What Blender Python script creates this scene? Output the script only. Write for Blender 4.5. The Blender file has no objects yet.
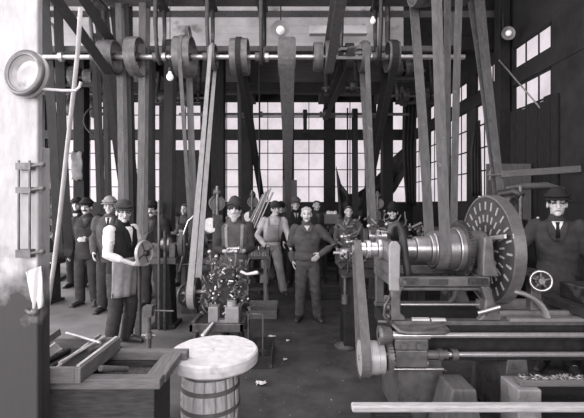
import bpy, math, random
from mathutils import Vector, Matrix, noise
V = Vector
PI = math.pi
random.seed(7)
SC = bpy.context.scene
COL = SC.collection
CAMZ, F = 1.65, 390.0

def at(px, py, Y):
    """point of the place seen at a photo position, at distance Y"""
    return V(((px - 292) * Y / F, Y, CAMZ - (py - 204) * Y / F))

# ------------------------------------------------------------------ materials
def grey(v, t=(1.03, 0.985, 1.005)):
    return (min(1, v * t[0]), min(1, v * t[1]), min(1, v * t[2]), 1)

def mat(name, v, rough=0.7, metal=0.0, var=0.35, scale=6.0, bump=0.15, stretch=(1, 1, 1), detail=6, spots=None):
    m = bpy.data.materials.new(name)
    m.use_nodes = True
    nt = m.node_tree
    N = nt.nodes
    L = nt.links
    bs = N['Principled BSDF']
    tc = N.new('ShaderNodeTexCoord')
    mp = N.new('ShaderNodeMapping')
    mp.inputs['Scale'].default_value = stretch
    L.new(tc.outputs['Object'], mp.inputs['Vector'])
    nz = N.new('ShaderNodeTexNoise')
    nz.inputs['Scale'].default_value = scale
    nz.inputs['Detail'].default_value = detail
    nz.inputs['Roughness'].default_value = 0.62
    L.new(mp.outputs[0], nz.inputs['Vector'])
    cr = N.new('ShaderNodeValToRGB')
    cr.color_ramp.elements[0].position = 0.28
    cr.color_ramp.elements[1].position = 0.72
    cr.color_ramp.elements[0].color = grey(v * (1 - var))
    cr.color_ramp.elements[1].color = grey(v * (1 + var))
    L.new(nz.outputs['Fac'], cr.inputs['Fac'])
    out = cr.outputs['Color']
    if spots:
        n2 = N.new('ShaderNodeTexNoise')
        n2.inputs['Scale'].default_value = spots[0]
        n2.inputs['Detail'].default_value = 3
        L.new(tc.outputs['Object'], n2.inputs['Vector'])
        c2 = N.new('ShaderNodeValToRGB')
        c2.color_ramp.elements[0].position = spots[1]
        c2.color_ramp.elements[1].position = spots[1] + 0.1
        L.new(n2.outputs['Fac'], c2.inputs['Fac'])
        mx = N.new('ShaderNodeMix')
        mx.data_type = 'RGBA'
        L.new(c2.outputs['Color'], mx.inputs[0])
        L.new(out, mx.inputs[6])
        mx.inputs[7].default_value = grey(spots[2])
        out = mx.outputs[2]
    L.new(out, bs.inputs['Base Color'])
    bs.inputs['Roughness'].default_value = rough
    bs.inputs['Metallic'].default_value = metal
    bs.inputs['Specular IOR Level'].default_value = 0.5 if rough < .56 else 0.18
    if bump:
        bp = N.new('ShaderNodeBump')
        bp.inputs['Strength'].default_value = bump
        bp.inputs['Distance'].default_value = 0.02
        L.new(nz.outputs['Fac'], bp.inputs['Height'])
        L.new(bp.outputs['Normal'], bs.inputs['Normal'])
    return m

M = {}
M['iron'] = mat('dark cast iron', 0.042, 0.48, 0.25, 0.4, 14, 0.12, spots=(7, 0.58, 0.12))
M['iron2'] = mat('grey cast iron', 0.125, 0.45, 0.3, 0.35, 12, 0.12, spots=(8, 0.6, 0.06))
M['black'] = mat('black oily iron', 0.024, 0.65, 0.0, 0.4, 12, 0.15)
M['steel'] = mat('turned steel', 0.42, 0.33, 0.85, 0.18, 30, 0.04)
M['bright'] = mat('bright machined steel', 0.62, 0.3, 0.75, 0.15, 25, 0.04)
M['belt'] = mat('leather belt', 0.115, 0.62, 0, 0.3, 7, 0.06, (4, 4, 1), spots=(16, 0.66, 0.2))
M['beltl'] = mat('pale worn leather belt', 0.26, 0.6, 0, 0.22, 7, 0.06, (4, 4, 1))
M['beltd'] = mat('dark leather belt', 0.024, 0.6, 0, 0.3, 7, 0.06, (4, 4, 1))
M['wood'] = mat('weathered wood', 0.14, 0.75, 0, 0.3, 9, 0.25, (1, 7, 7))
M['woody'] = mat('weathered wood along depth', 0.15, 0.75, 0, 0.3, 9, 0.25, (7, 1, 7))
M['woodz'] = mat('weathered upright wood', 0.16, 0.75, 0, 0.42, 9, 0.25, (7, 7, 1))
M['woodp'] = mat('pale sawn wood', 0.42, 0.75, 0, 0.3, 9, 0.2, (1, 7, 7))
M['woodpy'] = mat('pale sawn wood along depth', 0.42, 0.75, 0, 0.3, 9, 0.2, (7, 1, 7))
M['woodd'] = mat('dark timber', 0.02, 0.8, 0, 0.4, 8, 0.2, (6, 6, 1))
M['wooddx'] = mat('dark level timber', 0.032, 0.8, 0, 0.4, 8, 0.2, (1, 6, 6))
M['board'] = mat('grey board', 0.11, 0.8, 0, 0.3, 6, 0.15, (5, 5, 1))
M['stave'] = mat('barrel staves', 0.38, 0.75, 0, 0.32, 8, 0.25, (7, 7, 1), spots=(9, 0.62, 0.16))
M['hoop'] = mat('hoop iron', 0.13, 0.6, 0.3, 0.3, 14, 0.1)
M['stone'] = mat('pale grindstone', 0.6, 0.85, 0, 0.16, 14, 0.25, spots=(9, 0.64, 0.42))
M['white'] = mat('whitewash', 0.62, 0.8, 0, 0.18, 5, 0.15, (2, 2, 1), spots=(3.5, 0.66, 0.36))
M['limed'] = mat('limed boards', 0.42, 0.85, 0, 0.3, 1.6, 0.1, spots=(2.6, 0.62, 0.2))
M['ceil'] = mat('sooty ceiling boards', 0.10, 0.85, 0, 0.35, 2.0, 0.15, (1, 5, 1))
M['wall'] = mat('sooty wall', 0.026, 0.85, 0, 0.35, 3, 0.15)
M['oldboard'] = mat('old stained board', 0.16, 0.85, 0, 0.3, 9, 0.1)
M['paper'] = mat('paper', 0.62, 0.8, 0, 0.1, 10, 0.1)
M['skin'] = mat('skin', 0.5, 0.55, 0, 0.18, 22, 0.08)
M['eye'] = mat('eye', 0.045, 0.3, 0, 0.1, 20, 0)
M['browm'] = mat('eyebrow', 0.22, 0.7, 0, 0.2, 40, 0)
M['woodk'] = mat('grimy wood', 0.05, 0.75, 0, 0.45, 9, 0.25, (1, 7, 7))
M['lip'] = mat('lip', 0.22, 0.5, 0, 0.1, 20, 0)
M['hairw'] = mat('white hair', 0.42, 0.7, 0, 0.25, 60, 0.4)
M['haird'] = mat('dark hair', 0.06, 0.6, 0, 0.3, 60, 0.4)
M['hairg'] = mat('grey hair', 0.3, 0.7, 0, 0.3, 60, 0.4)
def cloth(n, v, var=0.28):
    return mat(n, v, 0.85, 0, var, 9, 0.35)
M['c_black'] = cloth('black cloth', 0.02)
M['c_dark'] = cloth('dark cloth', 0.046)
M['c_ov'] = cloth('worn coverall cloth', 0.085)
M['c_mid'] = cloth('grey cloth', 0.10)
M['c_grey'] = cloth('faded work cloth', 0.27)
M['c_light'] = cloth('pale shirt cloth', 0.5)
M['c_white'] = mat('white shirt cloth', 0.78, 0.85, 0, 0.12, 9, 0.3, spots=(9, 0.69, 0.1))
M['leather'] = mat('shoe leather', 0.04, 0.5, 0, 0.3, 14, 0.1)
M['canvas'] = cloth('dark canvas', 0.034)
M['sand'] = mat('moulding sand', 0.10, 0.95, 0, 0.5, 40, 0.6)
M['casting'] = mat('pale casting', 0.27, 0.55, 0.1, 0.25, 8, 0.08, spots=(9, 0.62, 0.12))
M['enamel'] = mat('enamel', 0.38, 0.35, 0.1, 0.15, 10, 0.05, spots=(9, 0.62, 0.2))
M['rope'] = mat('pale rod', 0.5, 0.6, 0, 0.15, 10, 0.1)

def glass_mat():
    m = bpy.data.materials.new('dusty window glass')
    m.use_nodes = True
    nt = m.node_tree
    N, L = nt.nodes, nt.links
    N.remove(N['Principled BSDF'])
    tc = N.new('ShaderNodeTexCoord')
    nz = N.new('ShaderNodeTexNoise')
    nz.inputs['Scale'].default_value = 1.7
    nz.inputs['Detail'].default_value = 5
    L.new(tc.outputs['Object'], nz.inputs['Vector'])
    cr = N.new('ShaderNodeValToRGB')
    cr.color_ramp.elements[0].position = 0.3
    cr.color_ramp.elements[1].position = 0.65
    cr.color_ramp.elements[0].color = grey(0.84)
    cr.color_ramp.elements[1].color = grey(0.95)
    L.new(nz.outputs['Fac'], cr.inputs['Fac'])
    tr = N.new('ShaderNodeBsdfTransparent')
    L.new(cr.outputs['Color'], tr.inputs['Color'])
    gl = N.new('ShaderNodeBsdfGlossy')
    gl.inputs['Roughness'].default_value = 0.35
    gl.inputs['Color'].default_value = grey(0.8)
    mx = N.new('ShaderNodeMixShader')
    mx.inputs[0].default_value = 0.03
    L.new(tr.outputs[0], mx.inputs[1])
    L.new(gl.outputs[0], mx.inputs[2])
    L.new(mx.outputs[0], N['Material Output'].inputs['Surface'])
    return m
M['glass'] = glass_mat()

def floor_mat():
    m = mat('oily worn floor', 0.058, 0.8, 0, 0.45, 3.5, 0.3, (1, 1, 1), 9)
    nt = m.node_tree
    N, L = nt.nodes, nt.links
    bs = N['Principled BSDF']
    src = bs.inputs['Base Color'].links[0].from_socket
    tc = N.new('ShaderNodeTexCoord')
    # large paler patches, stronger towards the left
    n2 = N.new('ShaderNodeTexNoise')
    n2.inputs['Scale'].default_value = 0.75
    n2.inputs['Detail'].default_value = 7
    L.new(tc.outputs['Object'], n2.inputs['Vector'])
    sp = N.new('ShaderNodeSeparateXYZ')
    L.new(tc.outputs['Object'], sp.inputs[0])
    mr = N.new('ShaderNodeMapRange')
    mr.inputs[1].default_value = 0.2
    mr.inputs[2].default_value = -2.2
    mr.inputs[3].default_value = -0.13
    mr.inputs[4].default_value = 0.16
    L.new(sp.outputs['X'], mr.inputs[0])
    ad = N.new('ShaderNodeMath')
    ad.operation = 'ADD'
    L.new(n2.outputs['Fac'], ad.inputs[0])
    L.new(mr.outputs[0], ad.inputs[1])
    cr = N.new('ShaderNodeValToRGB')
    cr.color_ramp.elements[0].position = 0.45
    cr.color_ramp.elements[1].position = 0.75
    L.new(ad.outputs[0], cr.inputs['Fac'])
    mx = N.new('ShaderNodeMix')
    mx.data_type = 'RGBA'
    L.new(cr.outputs['Color'], mx.inputs[0])
    L.new(src, mx.inputs[6])
    mx.inputs[7].default_value = grey(0.21)
    # chips and crumbs
    vo = N.new('ShaderNodeTexNoise')
    vo.inputs['Scale'].default_value = 26
    vo.inputs['Detail'].default_value = 2
    L.new(tc.outputs['Object'], vo.inputs['Vector'])
    c3 = N.new('ShaderNodeValToRGB')
    c3.color_ramp.elements[0].position = 0.70
    c3.color_ramp.elements[1].position = 0.76
    L.new(vo.outputs['Fac'], c3.inputs['Fac'])
    m3 = N.new('ShaderNodeMix')
    m3.data_type = 'RGBA'
    L.new(c3.outputs['Color'], m3.inputs[0])
    L.new(mx.outputs[2], m3.inputs[6])
    m3.inputs[7].default_value = grey(0.3)
    L.new(m3.outputs[2], bs.inputs['Base Color'])
    return m
M['floor'] = floor_mat()

def post_mat():
    """whitewashed timber, the wash ends at a ragged line above bare grimy wood"""
    m = mat('whitewashed post', 0.43, 0.8, 0, 0.2, 7, 0.2, (3, 3, 1), spots=(5, 0.64, 0.4))
    nt = m.node_tree
    N, L = nt.nodes, nt.links
    bs = N['Principled BSDF']
    src = bs.inputs['Base Color'].links[0].from_socket
    tc = N.new('ShaderNodeTexCoord')
    sp = N.new('ShaderNodeSeparateXYZ')
    L.new(tc.outputs['Object'], sp.inputs[0])
    nz = N.new('ShaderNodeTexNoise')
    nz.inputs['Scale'].default_value = 6
    nz.inputs['Detail'].default_value = 6
    L.new(tc.outputs['Object'], nz.inputs['Vector'])
    ma = N.new('ShaderNodeMath')
    ma.operation = 'MULTIPLY_ADD'
    L.new(nz.outputs['Fac'], ma.inputs[0])
    ma.inputs[1].default_value = 0.9
    L.new(sp.outputs['Z'], ma.inputs[2])
    mr = N.new('ShaderNodeMapRange')
    mr.inputs[1].default_value = 1.55
    mr.inputs[2].default_value = 1.85
    L.new(ma.outputs[0], mr.inputs[0])
    mx = N.new('ShaderNodeMix')
    mx.data_type = 'RGBA'
    L.new(mr.outputs[0], mx.inputs[0])
    mx.inputs[6].default_value = grey(0.06)
    L.new(src, mx.inputs[7])
    L.new(mx.outputs[2], bs.inputs['Base Color'])
    return m
M['post'] = post_mat()

# ------------------------------------------------------------------ mesh builder
def frame(t, ref):
    t = t.normalized()
    a = ref - t * ref.dot(t)
    if a.length < 1e-5:
        a = V((1, 0, 0)) - t * t.x
        if a.length < 1e-3:
            a = V((0, 1, 0)) - t * t.y
    a.normalize()
    return a, t.cross(a)

class MB:
    def __init__(s):
        s.v, s.f, s.sm, s.mi = [], [], [], []
    def add(s, vs, fs, smooth=False, mi=0):
        o = len(s.v)
        s.v += [tuple(v) for v in vs]
        for f in fs:
            s.f.append(tuple(i + o for i in f))
            s.sm.append(smooth)
            s.mi.append(mi)
        return s
    def box(s, c, d, rot=None, mi=0, taper=1.0):
        c = V(c)
        R = Matrix.Rotation(rot[1], 3, rot[0]) if rot else Matrix.Identity(3)
        vs = []
        for z in (-.5, .5):
            k = taper if z > 0 else 1
            for x, y in ((-.5, -.5), (.5, -.5), (.5, .5), (-.5, .5)):
                vs.append(c + R @ V((x * d[0] * k, y * d[1] * k, z * d[2])))
        return s.add(vs, [(3, 2, 1, 0), (4, 5, 6, 7), (0, 1, 5, 4), (1, 2, 6, 5), (2, 3, 7, 6), (3, 0, 4, 7)], False, mi)
    def mm(s, x0, x1, y0, y1, z0, z1, mi=0):
        return s.box(((x0 + x1) / 2, (y0 + y1) / 2, (z0 + z1) / 2), (x1 - x0, y1 - y0, z1 - z0), None, mi)
    def bar(s, p0, p1, w, h, up=(0, 0, 1), mi=0):
        """rectangular bar from p0 to p1, h along up, w across"""
        p0, p1 = V(p0), V(p1)
        a, b = frame(p1 - p0, V(up))
        vs = []
        for p in (p0, p1):
            for i, j in ((-1, -1), (1, -1), (1, 1), (-1, 1)):
                vs.append(p + a * (i * h / 2) + b * (j * w / 2))
        return s.add(vs, [(3, 2, 1, 0), (4, 5, 6, 7), (0, 1, 5, 4), (1, 2, 6, 5), (2, 3, 7, 6), (3, 0, 4, 7)], False, mi)
    def lathe(s, prof, o, axis=(0, 0, 1), n=24, mi=0, closed=False, ref=(0.123, 0.97, 0.2)):
        """prof: list of (radius, height along axis); each segment keeps a crisp edge"""
        o, ax = V(o), V(axis).normalized()
        a, b = frame(ax, V(ref))
        seq = list(prof) + ([prof[0]] if closed else [])
        cs = [(math.cos(2 * PI * i / n), math.sin(2 * PI * i / n)) for i in range(n)]
        for (r0, h0), (r1, h1) in zip(seq[:-1], seq[1:]):
            vs, fs = [], []
            for r, h in ((r0, h0), (r1, h1)):
                for c, d in cs:
                    vs.append(o + ax * h + a * (c * r) + b * (d * r))
            for i in range(n):
                j = (i + 1) % n
                fs.append((i, j, n + j, n + i))
            s.add(vs, fs, True, mi)
        return s
    def cyl(s, p0, p1, r0, r1=None, n=16, mi=0):
        p0, p1 = V(p0), V(p1)
        r1 = r0 if r1 is None else r1
        h = (p1 - p0).length
        return s.lathe([(0, 0), (r0, 0), (r1, h), (0, h)], p0, p1 - p0, n, mi)
    def loft(s, pts, rad, ref=(0, 0, 1), n=12, rnd=True, mi=0, cap0=1.0):
        """closed tube through pts, rad = r or (ra, rb); ends rounded"""
        pts = [V(p) for p in pts]
        rad = [r if isinstance(r, (tuple, list)) else (r, r) for r in rad]
        ref = V(ref)
        T = []
        for i in range(len(pts)):
            t = pts[min(i + 1, len(pts) - 1)] - pts[max(i - 1, 0)]
            T.append(t.normalized())
        rings = []
        if rnd:
            m0 = min(rad[0])
            for k in (0.97, 0.75, 0.42):
                q = math.sqrt(max(0, 1 - k * k))
                rings.append((pts[0] - T[0] * (m0 * k * cap0), (rad[0][0] * q, rad[0][1] * q), T[0]))
        for p, r, t in zip(pts, rad, T):
            rings.append((p, r, t))
        if rnd:
            m1 = min(rad[-1])
            for k in (0.42, 0.75, 0.97):
                q = math.sqrt(max(0, 1 - k * k))
                rings.append((pts[-1] + T[-1] * (m1 * k), (rad[-1][0] * q, rad[-1][1] * q), T[-1]))
        vs, fs = [], []
        for p, r, t in rings:
            a, b = frame(t, ref)
            for i in range(n):
                an = 2 * PI * i / n
                vs.append(p + a * (math.cos(an) * r[0]) + b * (math.sin(an) * r[1]))
        for k in range(len(rings) - 1):
            for i in range(n):
                j = (i + 1) % n
                fs.append((k * n + i, k * n + j, (k + 1) * n + j, (k + 1) * n + i))
        fs.append(tuple(range(n - 1, -1, -1)))
        fs.append(tuple((len(rings) - 1) * n + i for i in range(n)))
        return s.add(vs, fs, True, mi)
    def tube(s, pts, r, n=8, mi=0, rnd=False):
        return s.loft(pts, [r] * len(pts), (0.31, 0.2, 0.93), n, rnd, mi)
    def ell(s, c, r, R=None, n=16, m=10, mi=0):
        c = V(c)
        R = R or Matrix.Identity(3)
        if not isinstance(r, (tuple, list)):
            r = (r, r, r)
        vs = [c + R @ V((0, 0, -r[2]))]
        fs = []
        for j in range(1, m):
            ph = -PI / 2 + PI * j / m
            for i in range(n):
                th = 2 * PI * i / n
                vs.append(c + R @ V((math.cos(ph) * math.cos(th) * r[0], math.cos(ph) * math.sin(th) * r[1], math.sin(ph) * r[2])))
        vs.append(c + R @ V((0, 0, r[2])))
        top = len(vs) - 1
        for i in range(n):
            k = (i + 1) % n
            fs.append((0, 1 + k, 1 + i))
            for j in range(m - 2):
                fs.append((1 + j * n + i, 1 + j * n + k, 1 + (j + 1) * n + k, 1 + (j + 1) * n + i))
            fs.append((1 + (m - 2) * n + i, 1 + (m - 2) * n + k, top))
        return s.add(vs, fs, True, mi)
    def torus(s, c, axis, R, r, n=28, m=8, mi=0):
        c, ax = V(c), V(axis).normalized()
        a, b = frame(ax, V((0.123, 0.4, 0.9)))
        vs, fs = [], []
        for i in range(n):
            t = 2 * PI * i / n
            d = a * math.cos(t) + b * math.sin(t)
            for j in range(m):
                u = 2 * PI * j / m
                vs.append(c + d * (R + r * math.cos(u)) + ax * (r * math.sin(u)))
        for i in range(n):
            for j in range(m):
                i2, j2 = (i + 1) % n, (j + 1) % m
                fs.append((i * m + j, i2 * m + j, i2 * m + j2, i * m + j2))
        return s.add(vs, fs, True, mi)
    def prism(s, poly, axis, d0, d1, mi=0):
        """extrude a polygon given as 3-d points along axis from d0 to d1"""
        ax = V(axis)
        n = len(poly)
        vs = [V(p) + ax * d0 for p in poly] + [V(p) + ax * d1 for p in poly]
        fs = [tuple(range(n - 1, -1, -1)), tuple(range(n, 2 * n))]
        for i in range(n):
            j = (i + 1) % n
            fs.append((i, j, n + j, n + i))
        return s.add(vs, fs, False, mi)
    def sheet(s, rows, th=0.006, mi=0, smooth=True):
        """a thick sheet through a grid of points"""
        m, n = len(rows), len(rows[0])
        P = [[V(p) for p in r] for r in rows]
        front, back = [], []
        for i in range(m):
            for j in range(n):
                du = P[i][min(j + 1, n - 1)] - P[i][max(j - 1, 0)]
                dv = P[min(i + 1, m - 1)][j] - P[max(i - 1, 0)][j]
                nn = du.cross(dv)
                nn = nn.normalized() if nn.length > 1e-9 else V((0, -1, 0))
                front.append(P[i][j] + nn * (th / 2))
                back.append(P[i][j] - nn * (th / 2))
        k = m * n
        fs = []
        for i in range(m - 1):
            for j in range(n - 1):
                a, b, c, d = i * n + j, i * n + j + 1, (i + 1) * n + j + 1, (i + 1) * n + j
                fs.append((a, b, c, d))
                fs.append((k + d, k + c, k + b, k + a))
        rim = [j for j in range(n)] + [i * n + n - 1 for i in range(1, m)] + [(m - 1) * n + j for j in range(n - 2, -1, -1)] + [i * n for i in range(m - 2, 0, -1)]
        for q in range(len(rim)):
            a, b = rim[q], rim[(q + 1) % len(rim)]
            fs.append((b, a, k + a, k + b))
        return s.add(front + back, fs, smooth, mi)
    def mesh(s, name):
        me = bpy.data.meshes.new(name)
        me.from_pydata(s.v, [], s.f)
        me.polygons.foreach_set('use_smooth', s.sm)
        me.polygons.foreach_set('material_index', s.mi)
        me.update()
        return me
    def build(s, name, m, parent=None, label=None, bevel=0):
        me = s.mesh(name)
        for q in (m if isinstance(m, (list, tuple)) else [m]):
            me.materials.append(M[q] if isinstance(q, str) else q)
        o = bpy.data.objects.new(name, me)
        COL.objects.link(o)
        if parent:
            o.parent = parent
        if label:
            o['label'] = label
        if bevel:
            b = o.modifiers.new('edge', 'BEVEL')
            b.width = bevel
            b.segments = 2
            b.limit_method = 'ANGLE'
        return o

def tag(o, label, cat, group=None, kind=None):
    if label:
        o['label'] = label
    if cat:
        o['category'] = cat
    if group:
        o['group'] = group
    if kind:
        o['kind'] = kind
    return o

def thing(name, label, cat, loc=(0, 0, 0), rz=0, group=None, scale=1):
    o = bpy.data.objects.new(name, None)
    o.empty_display_size = 0.1
    COL.objects.link(o)
    o.location = loc
    o.rotation_euler = (0, 0, rz)
    o.scale = (scale,) * 3
    return tag(o, label, cat, group)

def struct(name, mb, m, bevel=0):
    o = mb.build(name, m, None, None, bevel)
    o['kind'] = 'structure'
    return o

def dup(root, loc, rz=None, label=None, scale=None):
    r = root.copy()
    COL.objects.link(r)
    r.location = loc
    if rz is not None:
        r.rotation_euler = (0, 0, rz)
    if scale:
        r.scale = (scale,) * 3
    if label:
        r['label'] = label
    for ch in list(root.children):
        c = ch.copy()
        COL.objects.link(c)
        c.parent = r
        for g in list(ch.children):
            d = g.copy()
            COL.objects.link(d)
            d.parent = c
    return r

def organic(mb, name, m, parent, voxel, smooth=4, fold=0.0, fscale=9.0, seed=0, label=None):
    """grow one continuous surface around the closed shapes in mb"""
    me = mb.mesh('tmp')
    o = bpy.data.objects.new('tmp', me)
    COL.objects.link(o)
    r = o.modifiers.new('r', 'REMESH')
    r.mode = 'VOXEL'
    r.voxel_size = voxel
    if smooth:
        k = o.modifiers.new('s', 'SMOOTH')
        k.factor = 0.5
        k.iterations = smooth
    dg = bpy.context.evaluated_depsgraph_get()
    new = bpy.data.meshes.new_from_object(o.evaluated_get(dg))
    bpy.data.objects.remove(o)
    bpy.data.meshes.remove(me)
    new.name = name
    if fold:
        nor = [v.normal.copy() for v in new.vertices]
        for v, nn in zip(new.vertices, nor):
            p = v.co
            q = V((p.x * fscale + seed * 3.1, p.y * fscale, p.z * fscale * 1.7 + 0.6 * p.x * fscale))
            v.co = p + nn * (fold * (noise.noise(q) + 0.5 * noise.noise(q * 2.3)))
    new.polygons.foreach_set('use_smooth', [True] * len(new.polygons))
    new.materials.clear()
    for q in (m if isinstance(m, (list, tuple)) else [m]):
        new.materials.append(M[q])
    new.polygons.foreach_set('material_index', [0] * len(new.polygons))
    new.update()
    ob = bpy.data.objects.new(name, new)
    COL.objects.link(ob)
    ob.parent = parent
    if label:
        ob['label'] = label
    return ob
# ------------------------------------------------------------------ the room
XL, XR, YB, YF = -8.2, 3.72, 12.0, -3.6
ZC, ZB = 5.7, 5.0
fl = MB()
fl.mm(XL - .3, XR + .3, YF - .3, YB + .3, -0.12, 0.0)
struct('floor', fl, 'floor')
c = MB()
c.mm(XL - .3, XR + .3, YF - .3, 7.0, ZC, ZC + .12)
c.mm(XL - .3, XR + .3, 7.0, YB + .3, ZB, ZB + .12)
struct('ceiling', c, 'ceil')
b = MB()
for k in range(9):
    b.mm(XL + .003, 2.0, 7.0, 7.1, 4.42 + k * .142, 4.42 + k * .142 + .139)
struct('wall_upper', b, 'limed')
b = MB()
for k in range(5):
    b.mm(2.0, XR - .003, 7.0, 7.1, 4.42 + k * .256, 4.42 + k * .256 + .25)
struct('wall_upper_right', b, 'woodd')
# back wall: piers, girt, lintel and the part under the sills
def bx(px):
    return (px - 292) * YB / F
SP = 41.3
starts = [293 + SP * k for k in range(-6, 3)]           # left edges of the windows in the back wall
wins = [(bx(s), bx(s + 32)) for s in starts]
Z0, ZG0, ZG1, Z1 = 1.68, 3.66, 3.92, 4.84
w = MB()
w.mm(XL, XR, YB, YB + .25, 0, Z0)
w.mm(XL, XR, YB, YB + .25, Z1, ZB + .12)
w.mm(XL, XR, YB - .02, YB + .25, ZG0, ZG1)
ed = [XL] + [q for p in wins for q in p] + [XR]
for i in range(0, len(ed), 2):
    w.mm(ed[i], ed[i + 1], YB - .015, YB + .25, Z0, Z1)
struct('wall_back', w, 'wall')
# right wall
rw = [(5.56, 6.52), (6.9, 7.86), (8.25, 9.2), (9.55, 10.5), (10.8, 11.75)]
w = MB()
RZ0, RZ1 = 1.68, 4.26
w.mm(XR, XR + .03, YF, YB, 0, RZ0)
w.mm(XR, XR + .03, YF, YB, RZ1, ZC)
w.mm(XR - .03, XR + .03, YF, YB, 3.62, 3.87)
ed = [YF] + [q for p in rw for q in p] + [YB]
for i in range(0, len(ed), 2):
    w.mm(XR - .02, XR + .03, ed[i], ed[i + 1], RZ0, RZ1)
struct('wall_right', w, 'wall')
# left wall and the wall behind the camera, both with big windows
lw = [(-3.0 + 2.5 * k, -0.9 + 2.5 * k) for k in range(6)]
w = MB()
w.mm(XL - .25, XL, YF, YB, 0, 1.1)
w.mm(XL - .25, XL, YF, YB, 4.5, ZC)
ed = [YF] + [q for p in lw for q in p] + [YB]
for i in range(0, len(ed), 2):
    w.mm(XL - .25, XL, ed[i], ed[i + 1], 1.1, 4.5)
struct('wall_left', w, 'wall')
fw = [(-7.6 + 2.8 * k, -5.2 + 2.8 * k) for k in range(4)]
w = MB()
w.mm(XL, XR, YF - .25, YF, 0, 1.0)
w.mm(XL, XR, YF - .25, YF, 4.9, ZC)
ed = [XL] + [q for p in fw for q in p] + [XR]
for i in range(0, len(ed), 2):
    w.mm(ed[i], ed[i + 1], YF - .25, YF, 1.0, 4.9)
struct('wall_front', w, 'wall')

wn = [0]
def window(plane, a0, a1, z0, z1, at_, cols, rows, depth, thick=.02):
    """sash with muntins in an opening; plane 'y' (faces along Y) or 'x'; rows = heights of the cross bars"""
    wn[0] += 1
    f = MB()
    g = MB()
    def put(mb, u0, u1, v0, v1, d0, d1):
        if plane == 'y':
            mb.mm(u0, u1, d0, d1, v0, v1)
        else:
            mb.mm(d0, d1, u0, u1, v0, v1)
    d0, d1 = at_, at_ + depth
    e = .035
    put(f, a0, a0 + e, z0, z1, d0, d1)
    put(f, a1 - e, a1, z0, z1, d0, d1)
    put(f, a0, a1, z0, z0 + e, d0, d1)
    put(f, a0, a1, z1 - e, z1, d0, d1)
    for k in range(1, cols):
        x = a0 + (a1 - a0) * k / cols
        put(f, x - thick / 2, x + thick / 2, z0, z1, d0 + .008, d1 - .008)
    for z in rows:
        put(f, a0, a1, z - thick / 2, z + thick / 2, d0 + .004, d1 - .004)
    put(g, a0, a1, z0, z1, (d0 + d1) / 2 - .002, (d0 + d1) / 2 + .002)
    o = struct('window_%d' % wn[0], f, 'woodd')
    g.build('pane', 'glass', o)
    return o
for i, (x0, x1) in enumerate(wins):
    window('y', x0, x1, Z0, ZG0, YB + .04, 2, [Z0 + .5, Z0 + 1.03, Z0 + 1.54], .05, .024)
    window('y', x0, x1, ZG1, Z1, YB + .04, 2, [4.4], .05, .022)
for y0, y1 in rw:
    window('x', y0, y1, RZ0, 3.62, XR - .012, 3, [2.3, 2.75, 3.2], .03, .025)
    window('x', y0, y1, 3.87, RZ1, XR - .012, 3, [], .03, .025)
for y0, y1 in lw:
    window('x', y0, y1, 1.1, 4.5, XL - .18, 4, [1.8, 2.5, 3.2, 3.9], .05)
for x0, x1 in fw:
    window('y', x0, x1, 1.0, 4.9, YF - .18, 4, [1.8, 2.6, 3.4, 4.2], .05)

# ceiling timbers
def beam(name, p0, p1, w_, h, m, up=(0, 0, 1)):
    mb = MB()
    mb.bar(p0, p1, w_, h, up)
    o = mb.build(name, m, None, None, .01)
    o['kind'] = 'structure'
    return o
n_trim = [0]
def trim(p0, p1, w_, h, m, up=(0, 0, 1)):
    n_trim[0] += 1
    return beam('trim_%d' % n_trim[0], p0, p1, w_, h, m, up)
trim((-5.5, 5.6, 3.87), (2.2, 5.6, 3.87), .08, .08, 'board')       # stringer behind the line shaft
trim((-5.5, 5.2, 4.52), (2.4, 5.2, 4.52), .44, .26, 'board')       # timber the hangers are bolted to
for x in (-5.3, 2.3):
    trim((x, 5.4, 4.651), (x, 5.4, ZC - .001), .12, .12, 'board', (0, 1, 0))
    trim((x, 5.6, 3.91), (x, 5.6, 4.39), .07, .07, 'board', (0, 1, 0))
trim((-6.5, 9.3, 4.42), (XR - .04, 9.3, 4.42), .2, .22, 'wooddx')
trim(at(309, 31, 6.3), at(367, 31, 6.3), .12, .13, 'limed')
for x in (-5.4, -3.2, -1.2, .9, 2.6):
    trim((x, 7.12, ZB - .16), (x, 11.95, ZB - .16), .2, .28, 'wooddx')
# upright timbers standing in the room
def post(px, Y, w_, top, label):
    x = (px - 292) * Y / F
    mb = MB()
    mb.mm(x - w_ / 2, x + w_ / 2, Y, Y + w_, 0, top)
    return tag(mb.build('timber_post', 'woodd', None, None, .012), label, 'post')
post(78.5, 8.4, .24, ZB - .001, 'dark timber post with a small pale board nailed to it')
post(217.5, 8.4, .27, ZB - .001, 'dark timber post behind the old man in the soft hat')
post(388, 9.6, .26, ZB - .001, 'dark timber post behind the draped canvas')
post(505, 6.54, .18, 5.6, 'dark timber post carrying a round lamp by the right windows')
# the pale post at the left
px0 = -1.40
mb = MB()
mb.mm(-1.62, -1.305, 2.0, 2.045, 0, ZC - .001)
p = mb.build('timber_post', 'post', None, None, .008)
tag(p, 'whitewashed timber post with grimy foot at the left edge', 'post')
mb = MB()
mb.mm(-1.41, -1.315, 2.046, 2.12, 0, 1.95)
tag(mb.build('timber_stud', 'post', None, None, .004), 'short upright stud fixed behind the whitewashed post', 'post')
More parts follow.
